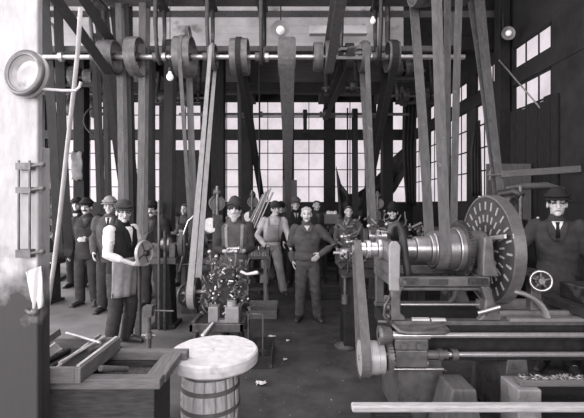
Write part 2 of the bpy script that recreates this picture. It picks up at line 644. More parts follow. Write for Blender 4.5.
# panels on the back and right walls
mb = MB()
x0, x1 = (169 - 292) * 11.6 / F, (199 - 292) * 11.6 / F
mb.mm(x0, x1, 11.6, 11.63, 1.55, 1.65 + 54 * 11.6 / F)
for z in (1.9, 3.0):
    mb.mm(x0, x1, 11.57, 11.6, z, z + .08)
tag(mb.build('window_screen', 'woodd'), 'big dark panel covering the back window beside the belts', 'screen')
mb = MB()
x0, x1 = (283 - 292) * 11 / F, (297 - 292) * 11 / F
mb.mm(x0, x1, 11.0, 11.04, 0, 1.65 + 24 * 11 / F)
tag(mb.build('board', 'board'), 'upright grey board against the pier behind the men', 'board')
mb = MB()
x0, x1 = (71.5 - 292) * 8.36 / F, (82.5 - 292) * 8.36 / F
za, zb_ = 1.65 + 24 * 8.36 / F, 1.65 + 52 * 8.36 / F
mb.sheet([[(x0 + (x1 - x0) * j / 6 + .012 * math.sin(i * 2.1), 8.36 + .015 * math.sin(j + i), za + (zb_ - za) * i / 6 + .02 * math.sin(j * 1.7)) for j in range(7)] for i in range(7)], .02)
tag(mb.build('notice_board', 'oldboard'), 'small pale ragged board nailed on the dark post', 'board')
# boards closing the lower part of the near right window
mb = MB()
for k in range(9):
    y = 5.38 + k * .145
    mb.mm(XR - .06 - .008 * (k % 2), XR - .032, y, y + .14, 1.2, 3.18 + .03 * math.sin(k * 2.2))
tag(mb.build('board_screen', 'woodd'), 'dark upright boards closing the nearest right window', 'screen')
mb = MB()
mb.mm(2.95, 3.62, 5.9, 5.94, 1.15, 2.26)
o = mb.build('plywood_board', 'board', None, None, .004)
tag(o, 'smooth grey board standing behind the man in the black cap', 'board')

mb = MB()
mb.cyl(at(499, 60, 6.5), V((XR - .001, 5.6, 2.85)), .012, None, 8)
tag(mb.build('brace_rod', 'steel'), 'thin bright diagonal rod before the nearest right windows', 'rod')
# ------------------------------------------------------------------ people
TZ = [.76, .90, 1.05, 1.27, 1.41, 1.475]
TW = [.182, .178, .168, .196, .186, .08]
TD = [.130, .128, .122, .134, .108, .07]
def interp(z, zs, vs):
    if z <= zs[0]:
        return vs[0]
    for i in range(len(zs) - 1):
        if z <= zs[i + 1]:
            t = (z - zs[i]) / (zs[i + 1] - zs[i])
            return vs[i] * (1 - t) + vs[i + 1] * t
    return vs[-1]

def hand(mb, W, d, n, ts, curl):
    """palm, four jointed fingers and a thumb; d = direction, n = where the palm faces, ts = thumb side"""
    d = d.normalized()
    n = (n - d * n.dot(d)).normalized()
    a = d.cross(n) * ts
    mb.loft([W - d * .01, W + d * .04, W + d * .088], [(.028, .02), (.040, .017), (.042, .014)], a, 12)
    for off, ln, st in ((.031, .074, .084), (.0105, .086, .091), (-.0105, .08, .089), (-.031, .062, .080)):
        p = W + d * st + a * off
        an = .25 * curl
        pts = [p - d * .03, p]
        q = p
        for k, seg in enumerate((.45, .32, .23)):
            dd = d * math.cos(an) + n * math.sin(an) + a * (off * 1.6)
            q = q + dd * (ln * seg)
            pts.append(q)
            an += .75 * curl
        mb.loft(pts, [.010, .0105, .0098, .0088, .0078], a, 8)
    p = W + d * .022 + a * .026
    q = p + (d * .55 + a * .62 + n * .4).normalized() * .042
    r = q + (d * .85 + a * .1 + n * (.35 + .4 * curl)).normalized() * .034
    mb.loft([p, q, r], [.015, .0125, .0095], n, 8)

def person(label, loc, yaw, H, S, group=None):
    """S: the pose and what is worn"""
    vx = S.get('voxel', .009)
    root = thing('person', label, 'person', loc, yaw, group, H / 1.75)
    lean = V(S.get('lean', (0, 0, 0)))
    def tp(z, x=0, y=0):
        k = max(0, (z - .9) / .5)
        return V((x, y, z)) + lean * k
    sd = S.get('seed', random.randint(0, 99))
    J = {}
    for s, n_ in ((-1, 'R'), (1, 'L')):               # his right hand is at -x (picture left when he faces us)
        J['sh' + n_] = tp(1.405 + S.get('shrug' + n_, 0), s * .178, .005)
        J['el' + n_] = V(S.get('el' + n_, (s * .25, .04, 1.13))) + lean
        J['wr' + n_] = V(S.get('wr' + n_, (s * .25, -.06, .90))) + lean
        J['hip' + n_] = V((s * .09, 0, .90))
        J['kn' + n_] = V(S.get('kn' + n_, (s * .105, -.03, .49)))
        J['an' + n_] = V(S.get('an' + n_, (s * .12, .03, .085)))
        td = S.get('toe' + n_, (s * .05, -.19))
        J['toe' + n_] = J['an' + n_] + V((td[0], td[1], -.05))
    hc = tp(1.62) + V(S.get('head_off', (0, -.015, 0)))
    Rh = Matrix.Rotation(S.get('hyaw', 0), 3, 'Z') @ Matrix.Rotation(S.get('hpitch', 0), 3, 'X') @ Matrix.Rotation(S.get('hroll', 0), 3, 'Y')
    def hp(x, y, z):
        return hc + Rh @ V((x, y, z))
    # --- the body: one continuous surface
    b = MB()
    b.loft([tp(.90), tp(1.05), tp(1.25), tp(1.39), tp(1.45)], [(.14, .095), (.135, .09), (.155, .10), (.14, .08), (.06, .055)], (1, 0, 0), 16)
    b.loft([tp(1.43, 0, .012), hp(0, .022, -.06)], [.058, .054], (1, 0, 0), 12)
    for n_ in 'RL':
        b.loft([J['sh' + n_], J['el' + n_], J['wr' + n_]], [.048, .039, .026], (0, 0, 1), 10)
        b.loft([J['hip' + n_], J['kn' + n_], J['an' + n_]], [.075, .052, .038], (1, 0, 0), 10)
        b.loft([J['an' + n_], J['an' + n_] * .4 + J['toe' + n_] * .6], [.034, .028], (1, 0, 0), 8)
    b.ell(hp(0, .014, .032), (.076, .094, .088), Rh)
    b.ell(hp(0, -.022, -.035), (.061, .066, .082), Rh)
    b.ell(hp(0, -.068, -.094), (.03, .024, .022), Rh)
    b.loft([hp(0, -.088, .014), hp(0, -.108, -.016), hp(0, -.113, -.03)], [.010, .0135, .0155], Rh @ V((1, 0, 0)), 8)
    b.loft([hp(-.045, -.066, .03), hp(0, -.082, .031), hp(.045, -.066, .03)], [.014, .015, .014], (0, 0, 1), 8)
    for s in (-1, 1):
        b.ell(hp(s * .042, -.058, -.024), (.024, .022, .02), Rh)
        b.ell(hp(s * .078, .012, -.008), (.011, .02, .032), Rh, 10, 8)
        b.ell(hp(s * .031, -.0665, .007), (.0125, .0125, .0105), Rh, 10, 8)
    b.loft([hp(-.022, -.078, -.06), hp(0, -.087, -.058), hp(.022, -.078, -.06)], [.008, .0095, .008], (0, 0, 1), 8)
    for s, n_ in ((-1, 'R'), (1, 'L')):
        d = V(S.get('hd' + n_, (J['wr' + n_] - J['el' + n_])))
        nn = V(S.get('hn' + n_, (-s, 0, 0)))
        tside = S.get('ht' + n_, None)
        a = d.normalized().cross(nn)
        if tside is None:                              # thumb points forward / up unless told otherwise
            tside = 1 if a.dot(V((0, -1, .6))) > 0 else -1
        hand(b, J['wr' + n_], d, nn, tside, S.get('curl' + n_, .55))
    body = organic(b, 'body', ['skin', 'eye', 'lip', S.get('brow', 'browm')], root, S.get('bvoxel', vx * .75), 2)
    Ri = Rh.transposed()
    mi = []
    for p in body.data.polygons:
        q = Ri @ (p.center - hc)
        k = 0
        if q.y < -.03:
            if abs(q.z - .007) < .0065 and .021 < abs(q.x) < .042 and q.y < -.058:
                k = 1
            elif abs(q.z - .034 + abs(q.x) * .06) < .005 and .016 < abs(q.x) < .052:
                k = 3
            elif abs(q.z + .06) < .006 and abs(q.x) < .024:
                k = 2
        mi.append(k)
    body.data.polygons.foreach_set('material_index', mi)
    fold = S.get('fold', .007)
    # --- trousers
    t = MB()
    t.loft([tp(1.06), tp(.97), V((0, 0, .87))], [(.158, .112), (.168, .118), (.172, .122)], (1, 0, 0), 16)
    for n_ in 'RL':
        kn, an = J['kn' + n_], J['an' + n_]
        t.loft([J['hip' + n_], (J['hip' + n_] + kn) / 2, kn, (kn + an) / 2, an + V((0, .005, .0))], [.102, .097, .083, .079, .078], (1, 0, 0), 14)
    organic(t, S.get('trouser_name', 'trousers'), S.get('trousers', 'c_dark'), root, vx * 1.1, 4, fold, 9, sd)
    for n_ in 'RL':
        an, to = J['an' + n_], J['toe' + n_]
        f = MB()
        dd = V((to.x - an.x, to.y - an.y, 0)).normalized()
        he = V((an.x, an.y, .045)) - dd * .045
        tt = V((to.x, to.y, .034))
        f.loft([he, he * .45 + tt * .55 + V((0, 0, .012)), tt], [(.036, .045), (.042, .044), (.036, .028)], V((-dd.y, dd.x, 0)), 12)
        f.loft([an + V((0, 0, .06)), V((an.x, an.y, .05))], [.045, .045], (1, 0, 0), 10)
        f.bar(he - dd * .03 + V((0, 0, -.036)), tt + dd * .02 + V((0, 0, -.026)), .075, .018)
        f.build('shoe', 'leather', root)
    # --- upper garment(s)
    def torso(mb, grow, z0, arms=True, wr=.048, cuff=1.0, neck=True):
        zs = [z0] + [z for z in TZ if z > z0 + .04]
        if not neck:
            zs = [z for z in zs if z < 1.46]
        mb.loft([tp(z) for z in zs], [((interp(z, TZ, TW) + grow) * (gi if z < 1.4 else 1), (interp(z, TZ, TD) + grow) * (gi if z < 1.4 else 1)) for z in zs], (1, 0, 0), 20, True, 0, .22)
        for n_ in 'RL':
            sh, el, w_ = J['sh' + n_], J['el' + n_], J['wr' + n_]
            if arms:
                e = el + (w_ - el) * cuff
                mb.loft([sh, (sh + el) / 2, el, (el + e) / 2, e], [.074 + grow, .066 + grow, .060 + grow, .053 + grow, wr + grow], (0, 0, 1), 12)
    top = S.get('top', 'jacket')
    gi = S.get('girth', 1.0)
    u = MB()
    torso(u, 0 if top != 'jacket' else .004, S.get('hem', {'jacket': .78, 'coat': .50, 'shirt': .95}[top]), True, .044, S.get('cuff', .98))
    organic(u, top, S.get('topmat', 'c_dark'), root, vx * 1.1, 4, fold, 8, sd + 5)
    g0 = .004
    def patch(name, zs, hw, cx, off, m, th=.008, lab=None):
        rows = []
        for z, w_, c_ in zip(zs, hw, cx):
            r = []
            for j in range(9):
                x = c_ + (j / 4 - 1) * w_
                W, D = (interp(z, TZ, TW) + .012) * gi, interp(z, TZ, TD) * (gi if z < 1.4 else 1)
                y = -(D * math.sqrt(max(0.02, 1 - (x / W) ** 2)) + off)
                r.append(tp(z, x, y))
            rows.append(r)
        q = MB()
        q.sheet(rows, th)
        return q.build(name, m, root, lab)
    if S.get('vest'):
        u = MB()
        torso(u, .012, .90, False)
        organic(u, 'vest', S['vest'], root, vx * 1.1, 3, fold * .6, 8, sd + 8)
        g0 = .018
    if S.get('collar'):
        q = MB()
        q.loft([tp(1.452, 0, .008), tp(1.495, 0, .004)], [(.076, .07), (.064, .06)], (1, 0, 0), 16, False)
        q.build('collar', S['collar'], root)
        zl = S.get('vneck', 1.22)
        n = 6
        zs = [1.455 + (zl - 1.455) * i / n for i in range(n + 1)]
        patch('shirt_front', zs, [.042 * (1 - i / n) + .004 for i in range(n + 1)], [0] * (n + 1), g0 + .009, S['collar'])
        if S.get('tie'):
            patch('tie', [1.45, 1.42, 1.3, zl], [.018, .012, .02, .012], [0] * 4, g0 + .017, S['tie'])
        for s in (-1, 1):
            zs2 = [1.46 + (zl - .03 - 1.46) * i / n for i in range(n + 1)]
            patch('lapel', zs2, [.012 + .02 * math.sin(PI * i / n) for i in range(n + 1)], [s * (.054 * (1 - i / n) + .016) for i in range(n + 1)], g0 + .014, S.get('topmat', 'c_dark') if not S.get('vest') else S['vest'])
    if S.get('bib'):
        patch('overall_bib', [1.0, 1.1, 1.2, 1.33], [.15, .135, .12, .105], [0] * 4, .014, S['bib'])
        for s in (-1, 1):
            q = MB()
            pts = [tp(1.33, s * .095, -interp(1.33, TZ, TD) - .004), tp(1.43, s * .1, -.085), tp(1.475, s * .1, 0.0), tp(1.42, s * .09, .098), tp(1.25, s * .05, .145), tp(1.02, s * .07, .135)]
            q.loft(pts, [(.02, .008)] * 6, (1, 0, 0), 8)
            q.build('shoulder_strap', S['bib'], root)
    if S.get('suspenders'):
        for s in (-1, 1):
            patch('suspender', [1.02, 1.15, 1.3, 1.40, 1.44], [.017] * 5, [s * .085, s * .09, s * .098, s * .1, s * .1], .016, S['suspenders'])
    if S.get('apron'):
        rows = []
        zl = S.get('apron_low', .48)
        for i in range(12):
            z = 1.08 + (zl - 1.08) * i / 11
            k = min(1, i / 3)
            r = []
            for j in range(15):
                an = (j / 14 - .5) * 2.5
                ww, dd = .178 + .02 * k, .132 + .03 * k
                r.append(V((math.sin(an) * ww, -math.cos(an) * dd - .012 * math.sin(j * 1.9 + i * .3) * k, z)) + lean * max(0, (z - .9) / .5))
            rows.append(r)
        q = MB()
        q.sheet(rows, .008)
        q.build('apron', S['apron'], root)
    # --- head wear and hair
    hair = S.get('hair', 'haird')
    if hair:
        q = MB()
        q.ell(hp(0, .034, .034 if S.get('hat') != 'cap' else .020), (.0805, .086, .088 if S.get('hat') != 'cap' else .078), Rh, 20, 14)
        if S.get('full_hair'):
            q.ell(hp(.01, -.03, .088), (.055, .045, .024), Rh)
            q.ell(hp(-.045, .0, .07), (.036, .055, .034), Rh)
            q.ell(hp(.05, -.01, .068), (.032, .055, .032), Rh)
        organic(q, 'hair', hair, root, vx * .9, 2, .006, 40, sd)
    if S.get('stache'):
        q = MB()
        for s in (-1, 1):
            q.loft([hp(0, -.094, -.045), hp(s * .022, -.088, -.048), hp(s * .044, -.07, -.058)], [.011, .0115, .005], (0, 0, 1), 8)
        q.build('moustache', S['stache'], root)
    if S.get('beard'):
        q = MB()
        q.ell(hp(0, -.062, -.088), (.05, .04, .045), Rh)
        q.ell(hp(0, -.075, -.125), (.036, .028, .045), Rh)
        for s in (-1, 1):
            q.loft([hp(s * .066, -.005, -.02), hp(s * .056, -.04, -.075), hp(s * .02, -.075, -.10)], [.016, .022, .024], (0, 0, 1), 8)
        organic(q, 'beard', S['beard'], root, vx * .9, 2, .006, 40, sd)
    hat = S.get('hat')
    hm = S.get('hatmat', 'c_dark')
    if hat == 'cap':
        q = MB()
        q.loft([hp(0, .006, .052), hp(0, .006, .078)], [(.086, .104), (.094, .114)], Rh @ V((1, 0, 0)), 24)
        q.ell(hp(0, .0, .088), (.116, .134, .026), Rh @ Matrix.Rotation(.12, 3, 'X'), 24, 12)
        q.ell(hp(0, .035, .094), (.09, .085, .022), Rh, 24, 12)
        organic(q, 'cap', hm, root, vx * .9, 3, .004, 12, sd)
        q = MB()
        rows = []
        for i in range(5):
            r = []
            for j in range(13):
                an = (j / 12 - .5) * 2.3
                rr = .1 + .052 * (i / 4) * math.cos(an * .62)
                r.append(hp(math.sin(an) * rr * .88, -math.cos(an) * rr * 1.02, .062 - .022 * (i / 4)))
            rows.append(r)
        q.sheet(rows, .007)
        q.build('cap_peak', hm, root)
    elif hat == 'hat':
        q = MB()
        bt = S.get('brim', .155)
        n = 28
        rows = []
        for i in range(5):
            r = []
            for j in range(n + 1):
                an = 2 * PI * j / n
                rr = .085 + (bt - .085) * i / 4
                r.append(hp(math.sin(an) * rr * .95, .004 - math.cos(an) * rr * 1.08, .062 - .012 * (i / 4) + .016 * (i / 4) * math.cos(2 * an + .6) - .012 * (i / 4) * math.sin(an)))
            rows.append(r)
        q.sheet(rows, .008)
        q.build('hat_brim', hm, root)
        q = MB()
        q.loft([hp(0, .004, .05), hp(0, .004, .085), hp(.004, .01, .122)], [(.09, .11), (.092, .108), (.07, .085)], Rh @ V((1, 0, 0)), 20)
        q.ell(hp(.025, .03, .115), (.055, .06, .035), Rh)
        organic(q, 'hat_crown', hm, root, vx * .9, 3, .005, 12, sd)
    if S.get('glasses'):
        q = MB()
        for s in (-1, 1):
            q.torus(hp(s * .033, -.092, .002), Rh @ V((0, 1, 0)), .021, .0016, 18, 6)
            q.tube([hp(s * .054, -.09, .004), hp(s * .078, -.03, .006), hp(s * .08, .012, .004)], .002, 6)
        q.tube([hp(-.012, -.094, .004), hp(0, -.1, .008), hp(.012, -.094, .004)], .002, 6)
        q.build('spectacles', 'steel', root)
    return root
# ------------------------------------------------------------------ shafts, pulleys and belts overhead
def shaft(name, x0, x1, Y, z, r, m, label):
    mb = MB()
    mb.cyl((x0, Y, z), (x1, Y, z), r, None, 14)
    x = x0 + .5
    while x < x1:
        mb.cyl((x, Y, z), (x + .05, Y, z), r * 1.9, None, 14)
        x += 1.37
    return tag(mb.build(name, m), label, 'shaft', 'shafts under the ceiling')

def pulley(x, Y, z, r, w_, label, m='iron2', n=5, group='pulleys on the overhead shafts'):
    t = thing('pulley', label, 'pulley', (x, Y, z), 0, group)
    q = MB()
    h = w_ / 2
    q.lathe([(r, -h), (r + .006, 0), (r, h), (r - .016, h), (r - .016, -h)], (0, 0, 0), (1, 0, 0), 40, 0, True)
    q.build('rim', m, t)
    q = MB()
    q.lathe([(.02, -h * .8), (.05, -h * .8), (.05, h * .8), (.02, h * .8)], (0, 0, 0), (1, 0, 0), 16, 0, True)
    q.build('hub', 'iron', t)
    for k in range(n):
        a = 2 * PI * k / n + .4
        d = V((0, math.cos(a), math.sin(a)))
        q = MB()
        q.loft([d * .045, d * (r - .012)], [(.026, .016), (.018, .012)], (0, -d.z, d.y), 8, False)
        q.build('spoke', m, t)
    return t

def belt(x1, c1, r1, x2, c2, r2, w1, label, m='belt', w2=None, th=.009, name='drive_belt', group='leather drive belts'):
    """open belt round two pulleys on shafts along X: (x1, c1=(y, z), r1) and (x2, c2, r2)"""
    w2 = w2 or w1
    y1, z1 = c1
    y2, z2 = c2
    dy, dz = y2 - y1, z2 - z1
    d = math.hypot(dy, dz)
    ph = math.atan2(dz, dy)
    al = math.acos(max(-1, min(1, (r1 - r2) / d)))
    pts = []
    N = 14
    for i in range(N + 1):
        a = ph + al + (2 * PI - 2 * al) * i / N
        pts.append((y1 + r1 * math.cos(a), z1 + r1 * math.sin(a), math.cos(a), math.sin(a), 0))
    a = ph - al
    for i in range(1, 6):
        t = i / 6
        s = .012 * d / 2 * math.sin(PI * t)
        pts.append(((y1 + r1 * math.cos(a)) * (1 - t) + (y2 + r2 * math.cos(a)) * t - s * math.cos(a), (z1 + r1 * math.sin(a)) * (1 - t) + (z2 + r2 * math.sin(a)) * t - s * math.sin(a), math.cos(a), math.sin(a), t))
    for i in range(N + 1):
        a = ph - al + 2 * al * i / N
        pts.append((y2 + r2 * math.cos(a), z2 + r2 * math.sin(a), math.cos(a), math.sin(a), 1))
    a = ph + al
    for i in range(5, 0, -1):
        t = i / 6
        s = .02 * d / 2 * math.sin(PI * t)
        pts.append(((y1 + r1 * math.cos(a)) * (1 - t) + (y2 + r2 * math.cos(a)) * t - s * math.cos(a), (z1 + r1 * math.sin(a)) * (1 - t) + (z2 + r2 * math.sin(a)) * t - s * math.sin(a), math.cos(a), math.sin(a), t))
    vs, fs = [], []
    for y, z, ny, nz, t in pts:
        x = x1 + (x2 - x1) * t
        h = (w1 + (w2 - w1) * t) / 2
        for sx, k in ((-h, 0), (h, 0), (h, th), (-h, th)):
            vs.append((x + sx, y + ny * k, z + nz * k))
    n = len(pts)
    for i in range(n):
        j = (i + 1) % n
        for k in range(4):
            l = (k + 1) % 4
            fs.append((i * 4 + k, j * 4 + k, j * 4 + l, i * 4 + l))
    q = MB()
    q.add(vs, fs, False)
    return tag(q.build(name, m), label, 'belt', group)

L1 = (5.2, 3.61)
shaft('line_shaft', -3.6, 2.3, L1[0], L1[1], .032, 'bright', 'bright steel line shaft carrying the big pulleys across the room')
L0 = (3.57, 3.78)
L3 = (5.4, 4.62)
L4 = (9.0, 3.72)
shaft('counter_shaft', -2.6, 2.7, L4[0], L4[1], .035, 'iron2', 'thin far shaft crossing in front of the back windows')
def hx(px, Y=5.2):
    return (px - 292) * Y / F
# pulleys on the line shaft
pulley(hx(185), *L1, .26, .22, 'wide pulley on the line shaft above the short lathe, second big one from the left')
pulley(hx(136), *L1, .25, .15, 'pulley on the line shaft between two upright belts at upper left')
pulley(hx(110), *L1, .21, .2, 'leftmost pulley of the line shaft, turned by the slanting belt')
pulley(hx(213), *L1, .16, .09, 'small narrow pulley on line shaft driving the pale slanting belt')
pulley(hx(240), *L1, .235, .23, 'broad pulley on the line shaft left of the middle one')
pulley(hx(287), *L1, .235, .23, 'broad pulley on the line shaft at the picture middle')
pulley(hx(318), *L1, .18, .12, 'small pulley on the line shaft right of the middle broad ones')
pulley(hx(329), *L1, .2, .12, 'pulley on the line shaft with a belt slanting up to the front')
pulley(hx(349), *L1, .16, .10, 'small pulley on line shaft sending a belt to the back')
pulley(hx(364), *L1, .19, .11, 'pulley on the line shaft above the turret lathe')
pulley(hx(392), *L1, .2, .14, 'rightmost pulley of the line shaft near its end')
# belts
belt(hx(110), L1, .216, hx(110), (3.3, 4.2), .24, .14, 'broad dark belt slanting up to the left over the leftmost pulley', 'beltd')
belt(hx(185), L1, .266, hx(185), (5.75, .78), .17, .05, 'narrow belt falling from the big pulley to the spoked wheel', 'belt')
belt(hx(213), L1, .166, -1.05, (4.16, .70), .16, .045, 'pale narrow belt slanting down to the little machine by the barrel', 'beltl', .07)
belt(hx(240), L1, .241, -.69, (9.0, 1.75), .1, .07, 'belt from the broad pulley left of centre slanting down to the back', 'beltd', .09)
belt(hx(287), L1, .241, -.07, (7.9, 1.45), .12, .2, 'broad belt at the picture middle falling behind the standing men', 'belt', .09)
belt(hx(329), L1, .206, .47, (3.1, 3.9), .2, .11, 'belt slanting up towards the front right of the middle pulleys', 'belt')
belt(hx(349), L1, .166, .77, (9.0, 3.72), .12, .10, 'thin belt running to the far shaft in front of the windows', 'beltd')
belt(hx(364), L1, .196, .95, (4.62, 1.36), .09, .065, 'upright grey belt down to the turret lathe', 'belt')
belt(hx(392), L1, .206, 1.4, (7.6, 1.5), .1, .09, 'dark belt falling from the rightmost line shaft pulley to the back', 'beltd')
belt(hx(121, 5.4), L3, .09, hx(121, 5.4), (5.5, 1.35), .08, .085, 'upright grey belt behind the man holding the wheel, left one of three', 'belt')
belt(hx(131, 5.5), L3, .07, hx(131, 5.5), (5.6, 1.3), .07, .06, 'upright dark belt behind the man holding the wheel, middle one of three', 'beltd')
belt(hx(145, 5.4), L3, .09, hx(145, 5.4), (5.3, 1.1), .08, .095, 'upright grey belt to the grinder, right one of three', 'belt')
belt(-3.28, (5.3, 4.62), .16, -3.28, (5.6, 1.0), .12, .13, 'broad dark belt beside the pale post, leftmost of all belts', 'beltd')
belt(-3.8, (6.15, 4.4), .1, -3.8, (6.45, 2.35), .08, .045, 'thin grey belt loop with a low end above the far left bench', 'belt')
belt(-2.9, (5.9, 4.62), .14, -3.05, (7.3, 1.3), .1, .11, 'dark belt falling between the post and the men at the left', 'beltd')
belt(-2.7, (6.0, 4.62), .12, -2.86, (7.2, 1.3), .12, .09, 'dark belt above the man with the moustache', 'beltd')
belt(-2.05, (6.6, 4.3), .12, -2.05, (6.5, 1.3), .1, .15, 'dark upright belt behind the grinder beside the dark panel', 'beltd')
belt(-1.62, (6.1, 4.3), .12, -1.62, (6.4, 1.4), .1, .05, 'thin belt beside the dark panel left of the pale one', 'belt')
belt(1.20, L0, .3, 1.20, (3.22, 1.278), .165, .085, 'broad grey belt on the cone pulley of the big lathe', 'belt', .085)
belt(1.86, (4.5, 4.1), .16, 1.86, (4.62, 1.35), .13, .08, 'long grey belt behind the big lathe, next to the broad one', 'belt')
belt(2.67, (5.68, 4.7), .09, 2.67, (5.0, 1.62), .05, .15, 'broad grey belt leaning down to the drill behind the face plate', 'belt', .09)
belt(1.43, (8.9, 3.72), .1, 1.36, (8.4, 1.4), .1, .11, 'dark belt in front of the draped canvas', 'beltd')
belt(.30, (9.0, 3.72), .1, .30, (8.9, 3.3), .07, .08, 'short dark belt loop hanging on the far shaft', 'beltd')
belt(-2.75, (7.6, 4.6), .1, -2.75, (7.6, 1.4), .1, .12, 'dark upright belt crossing the third left window', 'beltd')
belt(.535, (3.22, 1.278), .066, .535, (2.92, .50), .135, .06, 'feed belt from the big lathe spindle down to the white drum', 'belt', .07)
belt(-3.4, (6.75, 4.5), .09, -3.4, (6.95, 1.5), .07, .085, 'dark narrow belt crossing the second left window', 'beltd')
belt(-3.15, (6.6, 4.5), .07, -3.15, (6.7, 1.5), .06, .07, 'dark narrow belt to the right of the hanging hoop', 'beltd')
belt(-.95, (7.0, 4.3), .08, -.95, (7.2, 1.6), .07, .06, 'dark narrow belt above the slanting bars', 'beltd')
# pulleys on the other shafts
shaft('counter_shaft', .8, 3.0, L0[0], L0[1], .03, 'iron2', 'counter shaft above the big lathe')
shaft('counter_shaft', -4.0, -1.5, L3[0], L3[1], .03, 'iron2', 'upper shaft near the ceiling at the left')
pulley(1.20, *L0, .294, .14, 'overhead pulley driving the broad belt of the big lathe')
pulley(.30, *L4, .094, .1, 'small pulley on the far shaft left of the middle post')
pulley(.77, *L4, .114, .12, 'small pulley on the far shaft taking the thin belt')
pulley(1.43, 8.9, 3.72, .094, .12, 'small far pulley above the draped canvas')
# hangers
def hanger(px, label, Y=5.2, z=3.61, top=4.34):
    x = hx(px, Y)
    t = thing('shaft_hanger', label, 'hanger', (x, Y, top), 0, 'cast iron hangers of the line shaft')
    d = z - top
    q = MB()
    q.mm(-.07, .07, -.2, .2, -.03, 0)
    q.build('foot', 'iron', t)
    for s in (-1, 1):
        q = MB()
        q.loft([(0, s * .17, -.03), (0, s * .19, d * .5), (0, s * .10, d - .02), (0, 0, d - .09)], [(.03, .018), (.026, .018), (.026, .018), (.03, .02)], (1, 0, 0), 8)
        q.build('arm', 'iron', t)
    q = MB()
    q.cyl((-.09, 0, d), (.09, 0, d), .06, None, 16)
    q.box((0, 0, d + .07), (.07, .07, .09))
    q.build('bearing_box', 'iron2', t)
    return t
hanger(98, 'shaft hanger left of the leftmost pulley')
hanger(160, 'shaft hanger between the two big left pulleys')
hanger(210, 'shaft hanger beside the pale slanting belt')
hanger(262, 'shaft hanger between the two broad middle pulleys')
hanger(340, 'shaft hanger right of the middle pulleys')
hanger(378, 'shaft hanger near the right end of the line shaft')
# clutter at the right end of the line shaft: belt shifters
q = MB()
for i, (px, py, ln) in enumerate(((340, 49, 16), (350, 48, 12), (352, 53, 20))):
    a = at(px, py, 5.05)
    q.bar(a, a + V((ln * 5.05 / F, 0, 0)), .03, .03)
for k in range(5):
    a = at(335 + k * 5, 54 - (k % 2) * 4, 5.05)
    q.ell(a, .022, None, 10, 8)
q.bar(at(333, 58, 5.05), at(362, 58, 5.05), .03, .04)
q.bar(at(334, 58, 5.08), at(334, 44, 5.08) , .03, .03)
q.bar(at(360, 58, 5.08), at(360, 44, 5.08), .03, .03)
tag(q.build('belt_shifter', 'iron2'), 'belt shifting gear hung beside the line shaft right of the middle', 'shifter')
for px, Y, top, bot, lab in ((347.5, 8.6, 108, 205, 'long dark shifting pole at the right middle back window'), (259.5, 7.6, 60, 195, 'thin dark pole hanging left of the middle belt'), (265.5, 7.0, 12, 62, 'thin upright rod in front of the limed boards')):
    q = MB()
    q.cyl(at(px, top, Y), at(px, bot, Y), .017, None, 8)
    tag(q.build('shifter_pole', 'woodd'), lab, 'pole')
q = MB()
q.cyl((-1.9, 10.6, at(0, 117, 10.6).z), (2.6, 10.6, at(0, 117, 10.6).z), .02, None, 10)
tag(q.build('steam_pipe', 'iron2'), 'grey pipe running level in front of the back windows', 'pipe')
# hoop of wire hanging at left
q = MB()
q.torus(at(98, 121, 7.0), (0, 1, .1), .25, .018, 30, 8)
tag(q.build('iron_hoop', 'black'), 'thin dark hoop hanging before the left back windows', 'hoop')
# lamps
def bulb(px, py, Y, top, label, r=.045):
    t = thing('light_bulb', label, 'lamp', at(px, py, Y), 0, 'bare light bulbs')
    q = MB()
    q.ell((0, 0, 0), (r, r, r * 1.1), None, 16, 12)
    q.loft([(0, 0, r * .7), (0, 0, r * 1.6)], [r * .62, r * .4], (1, 0, 0), 12, False)
    q.build('bulb', 'bulbglass', t)
    q = MB()
    q.cyl((0, 0, r * 1.5), (0, 0, r * 2.6), r * .45, None, 12)
    q.build('socket', 'iron', t)
    q = MB()
    q.cyl((0, 0, r * 2.6), (0, 0, top - at(px, py, Y).z), .005, None, 6)
    q.build('cord', 'black', t)
    return t
mb_ = bpy.data.materials.new('milky bulb glass')
mb_.use_nodes = True
mb_.node_tree.nodes['Principled BSDF'].inputs['Base Color'].default_value = grey(.9)
mb_.node_tree.nodes['Principled BSDF'].inputs['Roughness'].default_value = .2
mb_.node_tree.nodes['Principled BSDF'].inputs['Emission Color'].default_value = grey(1)
mb_.node_tree.nodes['Principled BSDF'].inputs['Emission Strength'].default_value = .25
M['bulbglass'] = mb_
bulb(170, 77, 5.0, 4.4, 'pear shaped light bulb hanging left of the big pulley')
bulb(157.5, 44, 5.3, 4.4, 'tiny bulb high up left of the big pulley', .03)
bulb(373, 21, 5.0, 4.4, 'small bulb high up at the right end of the line shaft', .035)
def globe(p, r, label, name='globe_lamp'):
    t = thing(name, label, 'lamp', p)
    q = MB()
    q.lathe([(.02, .05), (r * .5, .045), (r * .92, .0), (r, -.035), (r * .95, -.03), (r * .5, .03), (.02, .035)], (0, 0, 0), (0, 1, 0), 32)
    q.build('shade', 'shade', t)
    q = MB()
    q.ell((0, -.03, 0), r * .42, None, 20, 14)
    q.build('globe', 'bulbglass', t)
    q = MB()
    q.tube([(0, .04, 0), (0, .1, .03), (0, .13, .1), (0, .13, .5)], .012, 8)
    q.build('bracket', 'iron', t)
    return t
M['shade'] = mat('grey enamel shade', .3, .4, .1, .1, 8, .02)
globe(at(280.5, 31, 6.6), .17, 'round reflector lamp with white globe before the limed boards')
globe(at(507.5, 34, 6.3), .11, 'round lamp on the dark post by the right windows')
